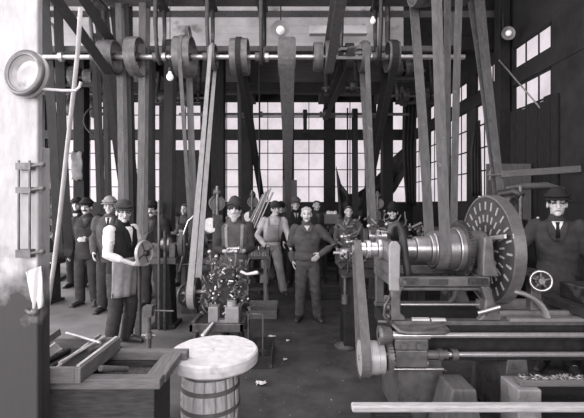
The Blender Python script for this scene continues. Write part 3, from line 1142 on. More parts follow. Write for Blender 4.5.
# countershaft gear crowding the space before the back windows
def gear(label, px0, px1, py, Y, pulleys, group='counter shaft assemblies'):
    t = thing('countershaft_unit', label, 'shaft', (hx((px0 + px1) / 2, Y), Y, at(0, py, Y).z), 0, group)
    h = (px1 - px0) / 2 * Y / F
    q = MB()
    q.cyl((-h, 0, 0), (h, 0, 0), .028, None, 12)
    q.build('shaft', 'iron2', t)
    for s in (-.75, .75):
        q = MB()
        q.loft([(s * h, 0, -.06), (s * h, .02, .1), (s * h, .16, .5), (s * h, .18, (ZB if Y > 7 else ZC) - at(0, py, Y).z - .02)], [(.05, .04), (.05, .035), (.04, .04), (.06, .05)], (1, 0, 0), 8)
        q.build('hanger_arm', 'iron', t)
    for u, r, w_ in pulleys:
        q = MB()
        q.lathe([(r, -w_ / 2), (r + .005, 0), (r, w_ / 2), (r - .02, w_ / 2), (.04, .01), (.04, -.01), (r - .02, -w_ / 2)], (u * h, 0, 0), (1, 0, 0), 30, 0, True)
        q.build('pulley', 'iron', t)
    q = MB()
    q.bar((-h * .9, -.08, -.16), (h * .9, -.08, -.16), .05, .06)
    for u in (-.6, .1, .6):
        q.bar((u * h, -.08, -.16), (u * h, -.02, .06), .03, .03)
    q.build('shifter_bar', 'wooddx', t)
    return t
gear('countershaft high at right between line shaft end and grey belts', 385, 425, 71, 6.6, ((-.4, .17, .12), (.1, .17, .12), (.6, .12, .14)))
gear('lower countershaft at right before the back corner', 392, 440, 96, 8.0, ((-.5, .2, .12), (.3, .2, .12)))
gear('countershaft at upper left between the dark belts', 52, 100, 78, 7.4, ((-.5, .22, .14), (.0, .22, .12), (.6, .16, .16)))
gear('lower countershaft at left in front of the window tops', 60, 118, 108, 9.4, ((-.6, .2, .14), (.2, .24, .12)))
gear('countershaft between the pear shaped bulb and the dark panel', 150, 205, 98, 8.9, ((-.5, .18, .14), (.4, .2, .12)))
gear('small countershaft right of the middle belt', 322, 362, 88, 7.8, ((-.3, .16, .14), (.5, .13, .12)))
# ------------------------------------------------------------------ the big face plate lathe
big = thing('face_plate_lathe', 'big belt driven lathe with slotted face plate at the right', 'lathe', (1.2, 3.22, 0))
def W(mb, name, m, lab=None, bevel=0, par=None):
    """link a mesh built in room coordinates as a part of the big lathe"""
    o = big.location
    mb.v = [(x - o.x, y - o.y, z - o.z) for x, y, z in mb.v]
    return mb.build(name, m, par or big, lab, bevel)
M['plate'] = mat('dark face plate', .05, .5, .2, .3, 14, .08)
M['slot'] = mat('bare metal slot edges', .36, .5, .2, .2, 14, 0)
yc, zc = 3.22, 1.278
xr = 3.7 - .05
# bed
q = MB()
q.mm(.74, xr, 2.93, 3.51, .625, .745)
q.mm(.76, xr, 2.96, 3.48, .46, .625)
W(q, 'bed', 'black', None, .006)
q = MB()
q.mm(1.62, xr, 2.895, 2.955, .776, .80)
q.mm(1.62, xr, 3.04, 3.08, .745, .815)
q.mm(1.62, xr, 3.36, 3.44, .745, .815)
W(q, 'slide_way', 'bright')
for x0, x1 in ((.80, 1.13), (1.63, 1.78), (2.9, 3.3)):
    q = MB()
    q.prism([(x0, 2.95, .47), (x1, 2.95, .47), (x1 + .05, 2.95, .0), (x0 - .05 if x0 > 1 else x0, 2.95, .0)], (0, 1, 0), 0, .52)
    W(q, 'leg', 'iron2', None, .008)
q = MB()
q.mm(.74, xr, 2.905, 2.99, .745, .775)
q.mm(.74, xr, 3.45, 3.53, .745, .775)
W(q, 'bed_rail', 'iron2', None, .004)
# headstock
q = MB()
for y0, y1 in ((2.925, 2.985), (3.45, 3.51)):
    q.mm(.735, 1.49, y0, y1, 1.03, 1.10)                       # side rails
    q.prism([(.745, y0, .775), (.745, y0, 1.03), (.85, y0, 1.03), (.825, y0, 1.0), (.815, y0, .95), (.815, y0, .83), (.85, y0, .80), (.85, y0, .775)], (0, 1, 0), 0, y1 - y0)
    q.prism([(1.40, y0, .775), (1.44, y0, .82), (1.455, y0, .93), (1.42, y0, 1.03), (1.49, y0, 1.03), (1.52, y0, .92), (1.57, y0, .80), (1.57, y0, .775)], (0, 1, 0), 0, y1 - y0)
q.mm(.735, .80, 2.985, 3.45, 1.03, 1.10)
q.mm(1.43, 1.49, 2.985, 3.45, 1.03, 1.10)
W(q, 'headstock_frame', 'iron2', None, .008)
q = MB()
q.mm(.735, .80, 2.93, 3.51, 1.10, 1.20)
q.prism([(.735, 2.93, 1.2), (.735, 3.04, 1.36), (.735, 3.40, 1.36), (.735, 3.51, 1.2)], (1, 0, 0), 0, .07)
W(q, 'rear_bearing', 'iron2', None, .01)
q = MB()
q.prism([(.73, 2.915, 1.0), (.805, 2.915, 1.0), (.81, 2.915, 1.34), (.79, 2.915, 1.37), (.75, 2.915, 1.37), (.728, 2.915, 1.34)], (0, 1, 0), 0, .03)
W(q, 'bearing_cheek', 'casting', 'pale smooth bearing cheek', .006)
q = MB()
q.prism([(1.44, 2.94, 1.10), (1.565, 2.94, 1.10), (1.53, 2.94, 1.22), (1.515, 2.94, 1.40), (1.455, 2.94, 1.40), (1.44, 2.94, 1.22)], (0, 1, 0), 0, .10)
q.prism([(1.44, 3.4, 1.10), (1.565, 3.4, 1.10), (1.53, 3.4, 1.22), (1.515, 3.4, 1.40), (1.455, 3.4, 1.40), (1.44, 3.4, 1.22)], (0, 1, 0), 0, .10)
q.cyl((1.42, yc, zc), (1.57, yc, zc), .15, None, 28)
q.mm(1.45, 1.55, 2.97, 3.47, 1.10, 1.14)
W(q, 'front_bearing', 'iron2', None, .01)
for x in (.80, 1.32):
    q = MB()
    q.mm(x, x + .14, 2.90, 2.924, 1.05, 1.095)
    for k in (.035, .105):
        q.cyl((x + k, 2.885, 1.072), (x + k, 2.905, 1.072), .014, None, 6)
    W(q, 'bolt_plate', 'iron')
q = MB()
q.mm(1.03, 1.17, 2.919, 2.926, 1.045, 1.085)
W(q, 'name_plate', 'iron')
# the spindle with its cone pulley
def coneof(parts):
    q = MB()
    for x0, x1, r in parts:
        h = x1 - x0
        q.lathe([(.03, 0), (r * .97, 0), (r, .006), (r, h - .006), (r * .97, h), (.03, h)], (x0, yc, zc), (1, 0, 0), 44)
    return q
W(coneof([(.93, 1.008, .085), (1.01, 1.12, .105), (1.122, 1.15, .128), (1.15, 1.245, .150), (1.248, 1.33, .165), (1.332, 1.40, .18)]), 'cone_pulley', 'steel', 'polished stepped cone pulley')
q = MB()
q.lathe([(.05, 0), (.222, 0), (.222, .028), (.05, .028)], (1.375, yc, zc), (1, 0, 0), 48)
for k in range(60):
    a = 2 * PI * k / 60
    d = V((0, math.cos(a), math.sin(a)))
    q.bar(V((1.377, yc, zc)) + d * .228, V((1.401, yc, zc)) + d * .228, .012, .018, d)
W(q, 'back_gear', 'iron')
q = MB()
q.cyl((.50, yc, zc), (1.62, yc, zc), .035, None, 20)
W(q, 'spindle', 'bright')
W(coneof([(.535, .605, .058), (.61, .645, .075), (.65, .70, .06), (.705, .735, .085)]), 'feed_cone', 'bright', 'small bright stepped feed cone')
q = MB()
a = []
for px, py in ((394, 283), (393.5, 262), (391.5, 245), (390, 233), (392, 226), (397, 224), (401, 229), (403.5, 240), (405, 256), (407, 268), (408.5, 281)):
    a.append(at(px, py, 3.05))
q.loft(a[3:], [(.022, .03)] * len(a[3:]), (0, 1, 0), 10)
W(q, 'arched_bracket', 'iron', 'dark arched casting over the spindle end')
# the face plate
fp = MB()
xf, R = 1.60, .432
fp.lathe([(.05, 0), (R - .02, 0), (R - .02, -.0), (R, .0), (R + .006, .035), (R, .07), (R - .04, .07), (R - .05, .045), (.05, .045)], (xf, yc, zc), (1, 0, 0), 72)
fpo = W(fp, 'face_plate', 'plate', 'big round dark plate full of pale radial slots')
M_rim = None
q = MB()
q.lathe([(R - .004, -.006), (R + .012, -.006), (R + .012, .076), (R - .004, .076)], (xf, yc, zc), (1, 0, 0), 80, 0, True)
W(q, 'rim_band', 'steel', 'bright turned rim', 0, None)
sl = MB()
def slot(r0, r1, ang, w_):
    d = V((0, math.cos(ang), math.sin(ang)))
    t = V((0, -math.sin(ang), math.cos(ang)))
    o = V((xf - .002, yc, zc))
    sl.bar(o + d * r0, o + d * r1, w_, .008, (1, 0, 0))
for k in range(24):
    slot(.325, .392, 2 * PI * k / 24, .016)
for k in range(24):
    slot(.225, .285, 2 * PI * (k + .5) / 24, .014)
for k in range(12):
    slot(.14, .195, 2 * PI * k / 12, .014)
W(sl, 'radial_slot', 'slot', 'pale narrow slots in rings')['kind'] = 'stuff'
q = MB()
q.lathe([(0, -.085), (.05, -.08), (.075, -.05), (.085, 0), (0, 0)], (xf, yc, zc), (1, 0, 0), 28)
W(q, 'hub', 'iron2')
q = MB()
q.bar((xf - .03, 3.22 - .02, zc + .085), (xf - .035, 2.86, zc + .135), .016, .03, (0, 0, 1))
q.cyl((xf - .05, 3.2, zc + .085), (xf + .0, 3.2, zc + .085), .022, None, 12)
W(q, 'driver_bar', 'bright', 'bright bar across the face plate')
# rods in the headstock window
q = MB()
q.cyl((.80, 2.99, 1.0), (1.46, 2.99, 1.0), .015, None, 12)
q.ell((1.45, 2.99, 1.0), (.03, .03, .03), None, 12, 8)
W(q, 'shift_rod', 'iron2')
q = MB()
q.cyl((.78, 2.97, .885), (1.42, 2.97, .885), .012, None, 12)
q.cyl((1.40, 2.93, .83), (1.53, 2.86, .895), .016, None, 12)
W(q, 'lever', 'steel')
q = MB()
for z in (.80, .87, .94):
    q.cyl((.70, 2.95, z), (.735, 2.95, z), .022, None, 8)
q.tube([(.72, 2.9, .96), (.69, 2.88, .9), (.68, 2.88, .83), (.72, 2.88, .78)], .012, 8)
q.cyl((.64, 2.9, .775), (.74, 2.9, .775), .011, None, 10)
W(q, 'change_lever', 'iron2')
# tool tray: bent rod frame with a plate
q = MB()
x0, x1, y0, y1, z = .745, 1.12, 2.76, 2.92, .748
q.tube([(x0, y1, z + .02), (x0, y1 - .06, z + .01), (x0 + .03, y0 + .02, z - .01), (x0 + .07, y0, z - .012), (x1 - .04, y0, z - .012), (x1, y0 + .03, z - .008), (x1, y1, z + .01)], .014, 10)
q.prism([(x0 + .02, y0 + .03, z - .012), (x1 - .01, y0 + .03, z - .012), (x1 - .01, y1, z + .005), (x0 + .02, y1, z + .005)], (0, 0, 1), -.004, .004)
W(q, 'tool_tray', 'iron2')
# feed shaft, lead screw and their bracket
q = MB()
q.cyl((.70, 2.84, .695), (xr, 2.84, .695), .019, None, 16)
q.cyl((.70, 2.84, .695), (1.0, 2.84, .695), .030, None, 16)
W(q, 'feed_rod', 'bright')
q = MB()
q.lathe([(.02, 0), (.068, 0), (.07, .02), (.055, .09), (.035, .1), (.02, .1)], (.63, 2.84, .695), (1, 0, 0), 28)
W(q, 'collar', 'iron2')
q = MB()
q.cyl((.60, 2.84, .555), (1.0, 2.84, .555), .018, None, 16)
q.cyl((.97, 2.84, .555), (1.13, 2.84, .555), .033, None, 16)
q.lathe([(.03, 0), (.043, 0), (.043, .04), (.03, .04)], (1.16, 2.84, .555), (1, 0, 0), 20)
q.lathe([(.03, 0), (.043, 0), (.043, .03), (.03, .03)], (1.06, 2.84, .555), (1, 0, 0), 20)
W(q, 'screw_coupling', 'iron2')
q = MB()
q.cyl((1.13, 2.84, .555), (xr, 2.84, .555), .019, None, 16)
W(q, 'lead_screw', 'bright')
q = MB()
q.mm(.74, .98, 2.80, 2.93, .60, .675)
q.mm(.74, .97, 2.79, 2.93, .48, .60)
for x in (.80, .91):
    q.cyl((x, 2.775, .635), (x, 2.80, .635), .022, None, 16)
q.cyl((.72, 2.82, .50), (.98, 2.82, .50), .03, None, 16)
W(q, 'feed_bracket', 'iron2', None, .006)
q = MB()
q.lathe([(.018, 0), (.092, 0), (.092, .03), (.018, .03)], (.695, 2.84, .54), (1, 0, 0), 30)
for k in range(26):
    a = 2 * PI * k / 26
    d = V((0, math.cos(a), math.sin(a)))
    q.bar(V((.695, 2.84, .54)) + d * .096, V((.725, 2.84, .54)) + d * .096, .012, .014, d)
W(q, 'feed_gear', 'iron2')
q = MB()
q.cyl((.74, 2.83, .452), (1.1, 2.83, .452), .011, None, 10)
W(q, 'brace_rod', 'steel')
q = MB()
q.lathe([(.02, 0), (.126, 0), (.126, .075), (.122, .078), (.122, .13), (.118, .133), (.118, .175), (.02, .175)], (.505, 2.92, .50), (1, 0, 0), 40)
W(q, 'feed_drum', 'enamel', 'pale stepped drum driven by the feed belt')
q = MB()
q.cyl((.50, 2.92, .50), (.76, 2.92, .50), .02, None, 12)
W(q, 'drum_shaft', 'steel')
# carriage and rest to the right of the face plate
q = MB()
q.mm(2.16, 2.60, 2.83, 3.5, .80, .87)
q.mm(2.2, 2.62, 2.78, 2.86, .58, .86)
q.mm(2.26, 2.5, 2.95, 3.3, .87, 1.0)
W(q, 'carriage', 'iron', None, .01)
q = MB()
pts = [at(px, py, 2.9) for px, py in ((514, 291), (522, 293), (531, 297), (539, 303), (544, 310), (546, 316))]
q.loft(pts, [(.05, .018)] * len(pts), (0, 1, 0), 10)
W(q, 'curved_guard', 'casting', 'bright curved guard beside the face plate')
hw = MB()
hc_ = at(541, 281, 2.86)
hw.torus(hc_, (-.35, -1, .1), .070, .0105, 30, 8)
hwo = W(hw, 'handwheel', 'steel', 'bright spoked carriage handwheel')
ax = V((-.35, -1, .1)).normalized()
sp = MB()
a_, b_ = frame(ax, V((0, 0, 1)))
for k in range(5):
    an = 2 * PI * k / 5
    sp.loft([hc_, hc_ + (a_ * math.cos(an) + b_ * math.sin(an)) * .072], [.009, .007], ax, 8, False)
sp.cyl(hc_ - ax * .07, hc_ + ax * .03, .022, None, 12)
W(sp, 'handwheel_spokes', 'iron2')
q = MB()
q.mm(hc_.x - .03, hc_.x + .05, 2.93, 3.0, .85, 1.11)
q.cyl(hc_ - ax * .12, hc_ - ax * .02, .035, None, 14)
W(q, 'cross_slide', 'iron2', None, .006)
M['plate'] = M['plate'] if 'plate' in M else M['iron']
# things lying on the lathe
def flat(name, pts, th, m, label, cat, group=None):
    q = MB()
    q.prism(pts, (0, 0, 1), 0, th)
    return tag(q.build(name, m), label, cat, group)
z = .776
flat('paper_slip', [(.90, 2.92, z), (1.03, 2.915, z), (1.04, 2.965, z), (.91, 2.97, z)], .012, 'paper', 'left pale paper slip on the big lathe bed', 'paper', 'papers on the lathe bed')
flat('paper_slip', [(1.045, 2.907, z), (1.15, 2.909, z), (1.155, 2.95, z), (1.05, 2.955, z)], .012, 'paper', 'right pale paper slip on the big lathe bed', 'paper', 'papers on the lathe bed')
q = MB()
q.bar((.95, 2.80, .757), (1.16, 2.86, .775), .012, .01)
tag(q.build('scraper', 'steel'), 'thin steel scraper lying across the tool tray', 'tool')
# shifting rails at the right, fixed to the wall
q = MB()
q.bar((2.68, 5.0, 2.03), (3.69, 5.0, 2.10), .06, .085)
q.cyl((2.50, 5.02, 2.02), (2.72, 5.0, 2.03), .016, None, 8)
q.cyl((2.55, 5.02, 1.96), (2.55, 5.02, 2.08), .02, None, 8)
tag(q.build('shifting_rail', 'wood', None, None, .006), 'upper pale wooden rail reaching from the right wall to the belt', 'rail')
q = MB()
q.loft([(2.72, 4.9, 1.845), (2.9, 4.9, 1.87), (3.2, 4.9, 1.885), (3.40, 4.9, 1.84)], [(.03, .045), (.04, .045), (.04, .045), (.02, .04)], (0, 0, 1), 10)
tag(q.build('shifting_lever', 'board'), 'lower curved grey lever beneath the wooden rail', 'lever')
# pale rail in the very foreground
q = MB()
for k in range(1):
    q.mm(.365, 3.4, 2.36, 2.42, .385, .425)
o = q.build('floor_rail', 'woodp', None, None, .01)
tag(o, 'long pale timber rail in the foreground below the big lathe', 'rail')
for x, l in ((.5, 'left one of two dark trestle blocks under the foreground rail'), (2.3, 'right one of two dark trestle blocks under the foreground rail')):
    q = MB()
    q.mm(x, x + .22, 2.33, 2.49, 0, .384)
    tag(q.build('trestle_block', 'woodd'), l, 'block', 'blocks under the foreground rail')
q = MB()
q.prism([(.98, 2.62, 0), (1.30, 2.62, 0), (1.24, 2.62, .40), (1.08, 2.62, .40)], (0, 1, 0), 0, .25)
tag(q.build('foundation_block', 'board', None, None, .01), 'grey sloping block on the floor under the big lathe', 'block')
q = MB()
q.mm(1.52, 1.68, 2.62, 2.85, 0, .40)
tag(q.build('foundation_stone', 'casting', None, None, .01), 'small pale block standing under the big lathe bed', 'block')
q = MB()
q.mm(1.56, 2.3, 2.66, 2.74, .402, .445)
tag(q.build('plank', 'wood', None, None, .006), 'plank strewn with shavings under the big lathe bed', 'plank')
random.seed(5)
sv = MB()
for k in range(26):
    x = random.uniform(1.58, 2.0)
    y = random.uniform(2.67, 2.73)
    pts = [(x + .014 * math.cos(t * 1.3) + t * .006, y + .01 * math.sin(t * 1.3), .452 + .008 * math.sin(t * 1.3 + k)) for t in range(7)]
    sv.tube(pts, .0025, 5)
tag(sv.build('metal_shavings', 'bright'), 'curly bright metal shavings on the plank', 'shavings', None, 'stuff')
# ------------------------------------------------------------------ smaller machines
def engine_lathe(label, loc, rz, Ln=1.7, k=1.0, m='iron'):
    t = thing('engine_lathe', label, 'lathe', loc, rz, 'engine lathes in the background', k)
    h = Ln / 2
    q = MB()
    q.mm(-h, h, -.17, .17, .74, .80)
    q.mm(-h, h, -.17, -.11, .80, .86)
    q.mm(-h, h, .11, .17, .80, .86)
    q.mm(-h, h, -.14, .14, .66, .74)
    q.build('bed', m, t)
    for s in (-1, 1):
        q = MB()
        x = s * (h - .2)
        q.prism([(x - .10, -.2, 0), (x - .07, -.14, .66), (x - .07, .14, .66), (x - .10, .2, 0)], (1, 0, 0), 0, .17)
        q.mm(x - .13, x + .11, -.24, .24, 0, .05)
        q.build('leg', m, t)
    q = MB()
    q.mm(-h, -h + .5, -.17, .17, .86, .93)
    q.prism([(-h, -.14, .93), (-h, -.07, 1.18), (-h, .07, 1.18), (-h, .14, .93)], (1, 0, 0), 0, .07)
    q.prism([(-h, -.14, .93), (-h, -.07, 1.18), (-h, .07, 1.18), (-h, .14, .93)], (1, 0, 0), .42, .5)
    q.build('headstock', m, t)
    q = MB()
    for i, r in enumerate((.09, .115, .14)):
        x = -h + .09 + i * .105
        q.lathe([(.02, 0), (r, 0), (r, .095), (.02, .095)], (x, 0, 1.10), (1, 0, 0), 28)
    q.build('cone_pulley', 'steel', t)
    q = MB()
    q.lathe([(.02, 0), (.12, 0), (.125, .05), (.06, .07), (.02, .07)], (-h + .51, 0, 1.10), (1, 0, 0), 24)
    q.build('chuck', 'iron2', t)
    q = MB()
    q.mm(-.12, .16, -.21, .2, .86, .91)
    q.mm(-.08, .1, -.25, -.17, .62, .88)
    q.mm(-.03, .07, -.12, .05, .91, 1.02)
    q.bar((-.08, -.05, 1.03), (.12, -.05, 1.03), .04, .035)
    q.build('carriage', 'iron2', t)
    q = MB()
    q.torus((.0, -.27, .76), (0, 1, 0), .085, .011, 22, 8)
    for i in range(4):
        a = PI * i / 2 + .4
        q.cyl((0, -.27, .76), (math.cos(a) * .085, -.27, .76 + math.sin(a) * .085), .008, None, 6)
    q.build('handwheel', 'bright', t)
    q = MB()
    q.prism([(h - .4, -.12, .86), (h - .4, -.06, 1.14), (h - .4, .06, 1.14), (h - .4, .12, .86)], (1, 0, 0), 0, .2)
    q.cyl((h - .52, 0, 1.10), (h - .08, 0, 1.10), .035, None, 12)
    q.torus((h - .08, 0, 1.10), (1, 0, 0), .08, .01, 20, 6)
    q.build('tailstock', 'iron2', t)
    q = MB()
    q.cyl((-h, -.2, .70), (h, -.2, .70), .014, None, 8)
    q.build('lead_screw', 'steel', t)
    return t

def drill_press(label, loc, rz, k=1.0, group='drill presses'):
    t = thing('drill_press', label, 'drill', loc, rz, group, k)
    q = MB()
    q.mm(-.25, .25, -.4, .25, 0, .07)
    q.build('base', 'iron', t)
    q = MB()
    q.cyl((0, .12, .07), (0, .12, 1.75), .065, .055, 16)
    q.build('column', 'iron', t)
    q = MB()
    q.lathe([(0, 0), (.2, 0), (.2, .04), (0, .04)], (0, -.17, .86), (0, 0, 1), 28)
    q.bar((0, .12, .84), (0, -.17, .84), .07, .08)
    q.build('table', 'iron2', t)
    q = MB()
    q.mm(-.06, .06, -.22, .12, 1.32, 1.5)
    q.tube([(0, .12, 1.45), (0, .18, 1.62), (0, .08, 1.82), (0, -.1, 1.84), (0, -.18, 1.78)], .05, 10)
    q.build('head', 'iron', t)
    q = MB()
    q.cyl((0, -.17, 1.0), (0, -.17, 1.9), .022, None, 12)
    q.cyl((0, -.17, 1.0), (0, -.17, 1.14), .04, None, 12)
    q.build('spindle', 'iron2', t)
    q = MB()
    q.lathe([(.02, 0), (.11, 0), (.115, .05), (.11, .1), (.095, .1), (.09, .06), (.02, .06)], (0, .02, 1.66), (0, -1, .0), 30)
    q.build('pulley', 'iron2', t)
    q = MB()
    q.lathe([(.01, 0), (.105, .0), (.105, .03), (.01, .03)], (-.08, .0, 1.35), (-.4, -1, 0), 28)
    q.build('feed_wheel', 'steel', t)
    q = MB()
    for i in range(3):
        a = 2 * PI * i / 3 + .3
        q.cyl((.12, -.17, 1.4), (.14, -.17 + math.cos(a) * .17, 1.4 + math.sin(a) * .17), .01, None, 6)
        q.ell((.14, -.17 + math.cos(a) * .17, 1.4 + math.sin(a) * .17), .02, None, 8, 6)
    q.build('feed_handle', 'bright', t)
    return t

def bench(label, loc, rz, Ln, dp=.6, hz=.82, m='wood', group=None, legs=True):
    t = thing('work_bench', label, 'bench', loc, rz, group)
    q = MB()
    for i in range(3):
        q.mm(-Ln / 2, Ln / 2, -dp / 2 + dp * i / 3, -dp / 2 + dp * (i + 1) / 3 - .004, hz - .05, hz)
    q.build('bench_top', m, t)
    q = MB()
    q.mm(-Ln / 2 + .06, Ln / 2 - .06, -dp / 2 + .03, -dp / 2 + .06, hz - .2, hz - .05)
    q.mm(-Ln / 2 + .06, Ln / 2 - .06, -dp / 2 + .05, dp / 2 - .05, .18, .21)
    q.build('apron_board', 'woodd', t)
    for sx in (-1, 1):
        for sy in (-1, 1):
            q = MB()
            q.box((sx * (Ln / 2 - .08), sy * (dp / 2 - .07), (hz - .05) / 2), (.08, .08, hz - .05))
            q.build('leg', 'woodz', t)
    return t

# background rows
engine_lathe('dark lathe at far left with bright knobs, behind the pale rod', (-4.55, 6.55, 0), -.1, 1.4)
engine_lathe('dark lathe behind the moustached man in the middle of the left windows', (-3.4, 9.2, 0), .1, 2.0)
engine_lathe('dark lathe at the back below the dark panel', (-2.9, 10.4, 0), 0, 2.0)
engine_lathe('short lathe standing beside the pale slanting belt', (-1.5, 6.95, 0), .5, 1.2, .9)
engine_lathe('dark lathe behind the man in overalls', (-.1, 10.4, 0), 0, 1.9)
engine_lathe('dark lathe at the back under the draped canvas', (2.0, 9.4, 0), -.15, 2.0)
engine_lathe('dark lathe behind the cone pulley of the big lathe', (2.1, 6.6, 0), -.2, 1.8)
engine_lathe('dark lathe beside the right wall behind the face plate', (2.75, 5.75, 0), .3, 1.3)
drill_press('tall drill press just left of the old man in the soft hat', (-1.07, 5.55, 0), .25, 1.0)
drill_press('drill press behind the man in pale shirt and overalls', (-.83, 8.3, 0), .0, 1.02)
drill_press('drill press behind the turret lathe and the seated man', (1.75, 7.9, 0), -.3, 1.0)
drill_press('drill press behind the face plate beside the right wall', (2.62, 4.75, 0), .5, .98)
drill_press('drill press at far left between belts', (-5.3, 8.6, 0), .3, 1.05)
# spoked wheel on the floor behind the pale belt
t = thing('spoked_wheel', 'dark spoked flywheel low behind the pale slanting belt', 'wheel', at(187, 294, 5.75))
q = MB()
q.torus((0, 0, 0), (.8, -.6, 0), .155, .022, 30, 8)
q.build('rim', 'iron2', t)
q = MB()
q.cyl((-.06, .045, 0), (.06, -.045, 0), .035, None, 14)
for k in range(6):
    a = PI * k / 3
    q.cyl((0, 0, 0), V((.6, .8, 0)) * (math.cos(a) * .15) + V((0, 0, math.sin(a) * .15)), .011, None, 6)
q.build('spokes', 'iron2', t)
q = MB()
q.prism([(-.06, .12, .02), (.06, .12, .02), (.14, .12, -.4), (-.14, .12, -.4)], (0, 1, 0), 0, .1)
q.build('stand', 'iron', t)
# grinder in front of the men at the left
t = thing('pedestal_grinder', 'pedestal grinder with guard arm behind the man holding the wheel', 'grinder', (-1.72, 5.3, 0))
q = MB()
q.prism([(-.11, -.12, 0), (.13, -.12, 0), (.09, -.12, .85), (-.07, -.12, .85)], (0, 1, 0), 0, .24)
q.mm(-.16, .18, -.18, .18, 0, .05)
q.build('pedestal', 'black', t, None, .01)
q = MB()
q.mm(-.16, .18, -.14, .14, .85, .93)
q.mm(-.13, -.05, -.1, .1, .93, 1.12)
q.mm(.08, .16, -.1, .1, .93, 1.12)
q.build('headstock', 'iron2', t, None, .01)
q = MB()
q.cyl((-.3, 0, 1.1), (.3, 0, 1.1), .025, None, 14)
q.cyl((-.04, 0, 1.1), (.07, 0, 1.1), .09, None, 24)
q.build('spindle', 'steel', t)
for s in (-1, 1):
    q = MB()
    q.lathe([(.02, -.03), (.17, -.03), (.17, .03), (.02, .03)], (s * .24, 0, 1.1), (1, 0, 0), 32)
    q.build('grinding_wheel', 'board', t)
q = MB()
q.loft([(.2, -.05, .75), (.27, -.06, 1.0), (.27, -.06, 1.25), (.33, -.06, 1.42), (.47, -.06, 1.55)], [(.03, .018)] * 5, (0, 1, 0), 8)
q.build('guard_arm', 'steel', t)
q = MB()
q.cyl((-.02, -.2, 0), (-.02, -.2, 1.7), .016, None, 10)
q.build('upright_rod', 'iron2', t)
q = MB()
q.cyl((.06, -.2, 0), (.06, -.2, 1.3), .022, None, 10)
q.build('upright_rod', 'iron', t)
# light post near the man with the wheel
q = MB()
x = (137 - 292) * 4.85 / F
q.mm(x - .033, x + .033, 4.85, 4.92, 0, .90)
q.mm(x - .05, x + .1, 4.80, 4.96, .90, .935)
o = tag(q.build('rest_stand', 'wood', None, None, .004), 'pale wooden stand behind the man holding the wheel', 'stand')
# roller stand (jack) on the floor
t = thing('roller_stand', 'iron stand with square head on the floor left of the barrel', 'stand', (at(149, 0, 3.7).x, 3.7, 0))
q = MB()
q.lathe([(0, 0), (.13, 0), (.12, .02), (.04, .05), (0, .05)], (0, 0, 0), (0, 0, 1), 24)
q.build('base', 'iron', t)
q = MB()
q.cyl((0, 0, .04), (0, 0, .62), .022, None, 14)
q.build('pole', 'iron2', t)
q = MB()
q.cyl((0, 0, .38), (0, 0, .43), .034, None, 16)
q.cyl((-.07, 0, .405), (.06, 0, .405), .010, None, 8)
q.build('clamp', 'steel', t)
q = MB()
q.box((0, 0, .615), (.075, .08, .06))
q.box((.0, 0, .665), (.085, .09, .045))
q.cyl((.04, 0, .64), (.24, -.02, .64), .008, None, 8)
q.build('head', 'iron2', t, None, .004)

# ---- the little machine by the barrel
lm = thing('hand_milling_machine', 'small machine crowded with bright knobs and levers behind the barrel', 'machine', (-.72, 4.12, 0))
q = MB()
q.mm(-.28, .2, -.22, .22, .36, .42)
q.mm(-.30, .24, -.26, -.22, .38, .46)
q.mm(-.30, -.26, -.26, .22, .38, .46)
q.mm(.20, .24, -.26, .22, .38, .46)
q.build('tray', 'iron2', lm, None, .006)
for x, y in ((-.24, -.18), (.16, -.18), (-.24, .18), (.16, .18)):
    q = MB()
    q.cyl((x * 1.15, y * 1.15, 0), (x, y, .37), .03, .024, 10)
    q.build('leg', 'iron', lm)
q = MB()
q.prism([(-.16, .0, .42), (.16, .0, .42), (.12, .0, .92), (-.12, .0, .92)], (0, 1, 0), 0, .2)
q.mm(-.13, .13, -.06, .2, .86, .96)
q.build('column', 'iron', lm, None, .012)
q = MB()
q.cyl((-.42, .1, .70), (.16, .1, .70), .024, None, 14)
q.cyl((-.1, .1, .70), (.05, .1, .70), .07, None, 20)
q.build('spindle', 'bright', lm)
q = MB()
q.lathe([(.02, -.05), (.164, -.05), (.164, .05), (.15, .05), (.05, .02), (.02, .02)], (-.33, .04, .70), (1, 0, 0), 36)
q.build('driven_pulley', 'iron', lm)
random.seed(21)
q = MB()
q.mm(-.12, -.02, -.22, -.08, .46, .62)
q.mm(.05, .19, -.24, -.08, .46, .62)
q.mm(-.12, .19, -.2, -.1, .44, .48)
q.lathe([(0, 0), (.05, 0), (.045, .05), (0, .055)], (.11, -.17, .62), (0, 0, 1), 20)
q.build('cylinder_block', 'casting', lm, 'bright machined blocks', .01)
q = MB()
for i in range(120):
    x, z = random.uniform(-.28, .24), random.uniform(.5, 1.12)
    w_ = .26 * (1.15 - z) + .1
    x = max(-w_ - .02, min(w_ + .04, x)) + .04
    y = random.uniform(-.2, .05)
    if i % 3 == 0:
        q.ell((x, y, z), random.uniform(.009, .019), None, 10, 8)
    elif i % 3 == 1:
        d = V((random.uniform(-1, 1), random.uniform(-1, .3), random.uniform(-1, 1))).normalized()
        q.cyl((x, y, z), V((x, y, z)) + d * random.uniform(.03, .07), random.uniform(.007, .018), None, 10)
    else:
        d = V((random.uniform(-1, 1), random.uniform(-.6, .2), random.uniform(-1, 1))).normalized()
        q.tube([V((x, y, z)), V((x, y, z)) + d * .06, V((x, y, z)) + d * .09 + V((0, 0, .03))], .007, 6)
q.build('fittings', 'iron2', lm, 'small dull knobs and fittings')['kind'] = 'stuff'
q = MB()
for i in range(46):
    z = random.uniform(.5, 1.1)
    w_ = .26 * (1.15 - z) + .1
    x, y = random.uniform(-w_, w_) + .04, random.uniform(-.23, -.04)
    if i % 2:
        q.ell((x, y, z), random.uniform(.008, .017), None, 10, 8)
    else:
        d = V((random.uniform(-1, 1), random.uniform(-1, .1), random.uniform(-1, 1))).normalized()
        q.cyl((x, y, z), V((x, y, z)) + d * random.uniform(.03, .06), random.uniform(.007, .014), None, 10)
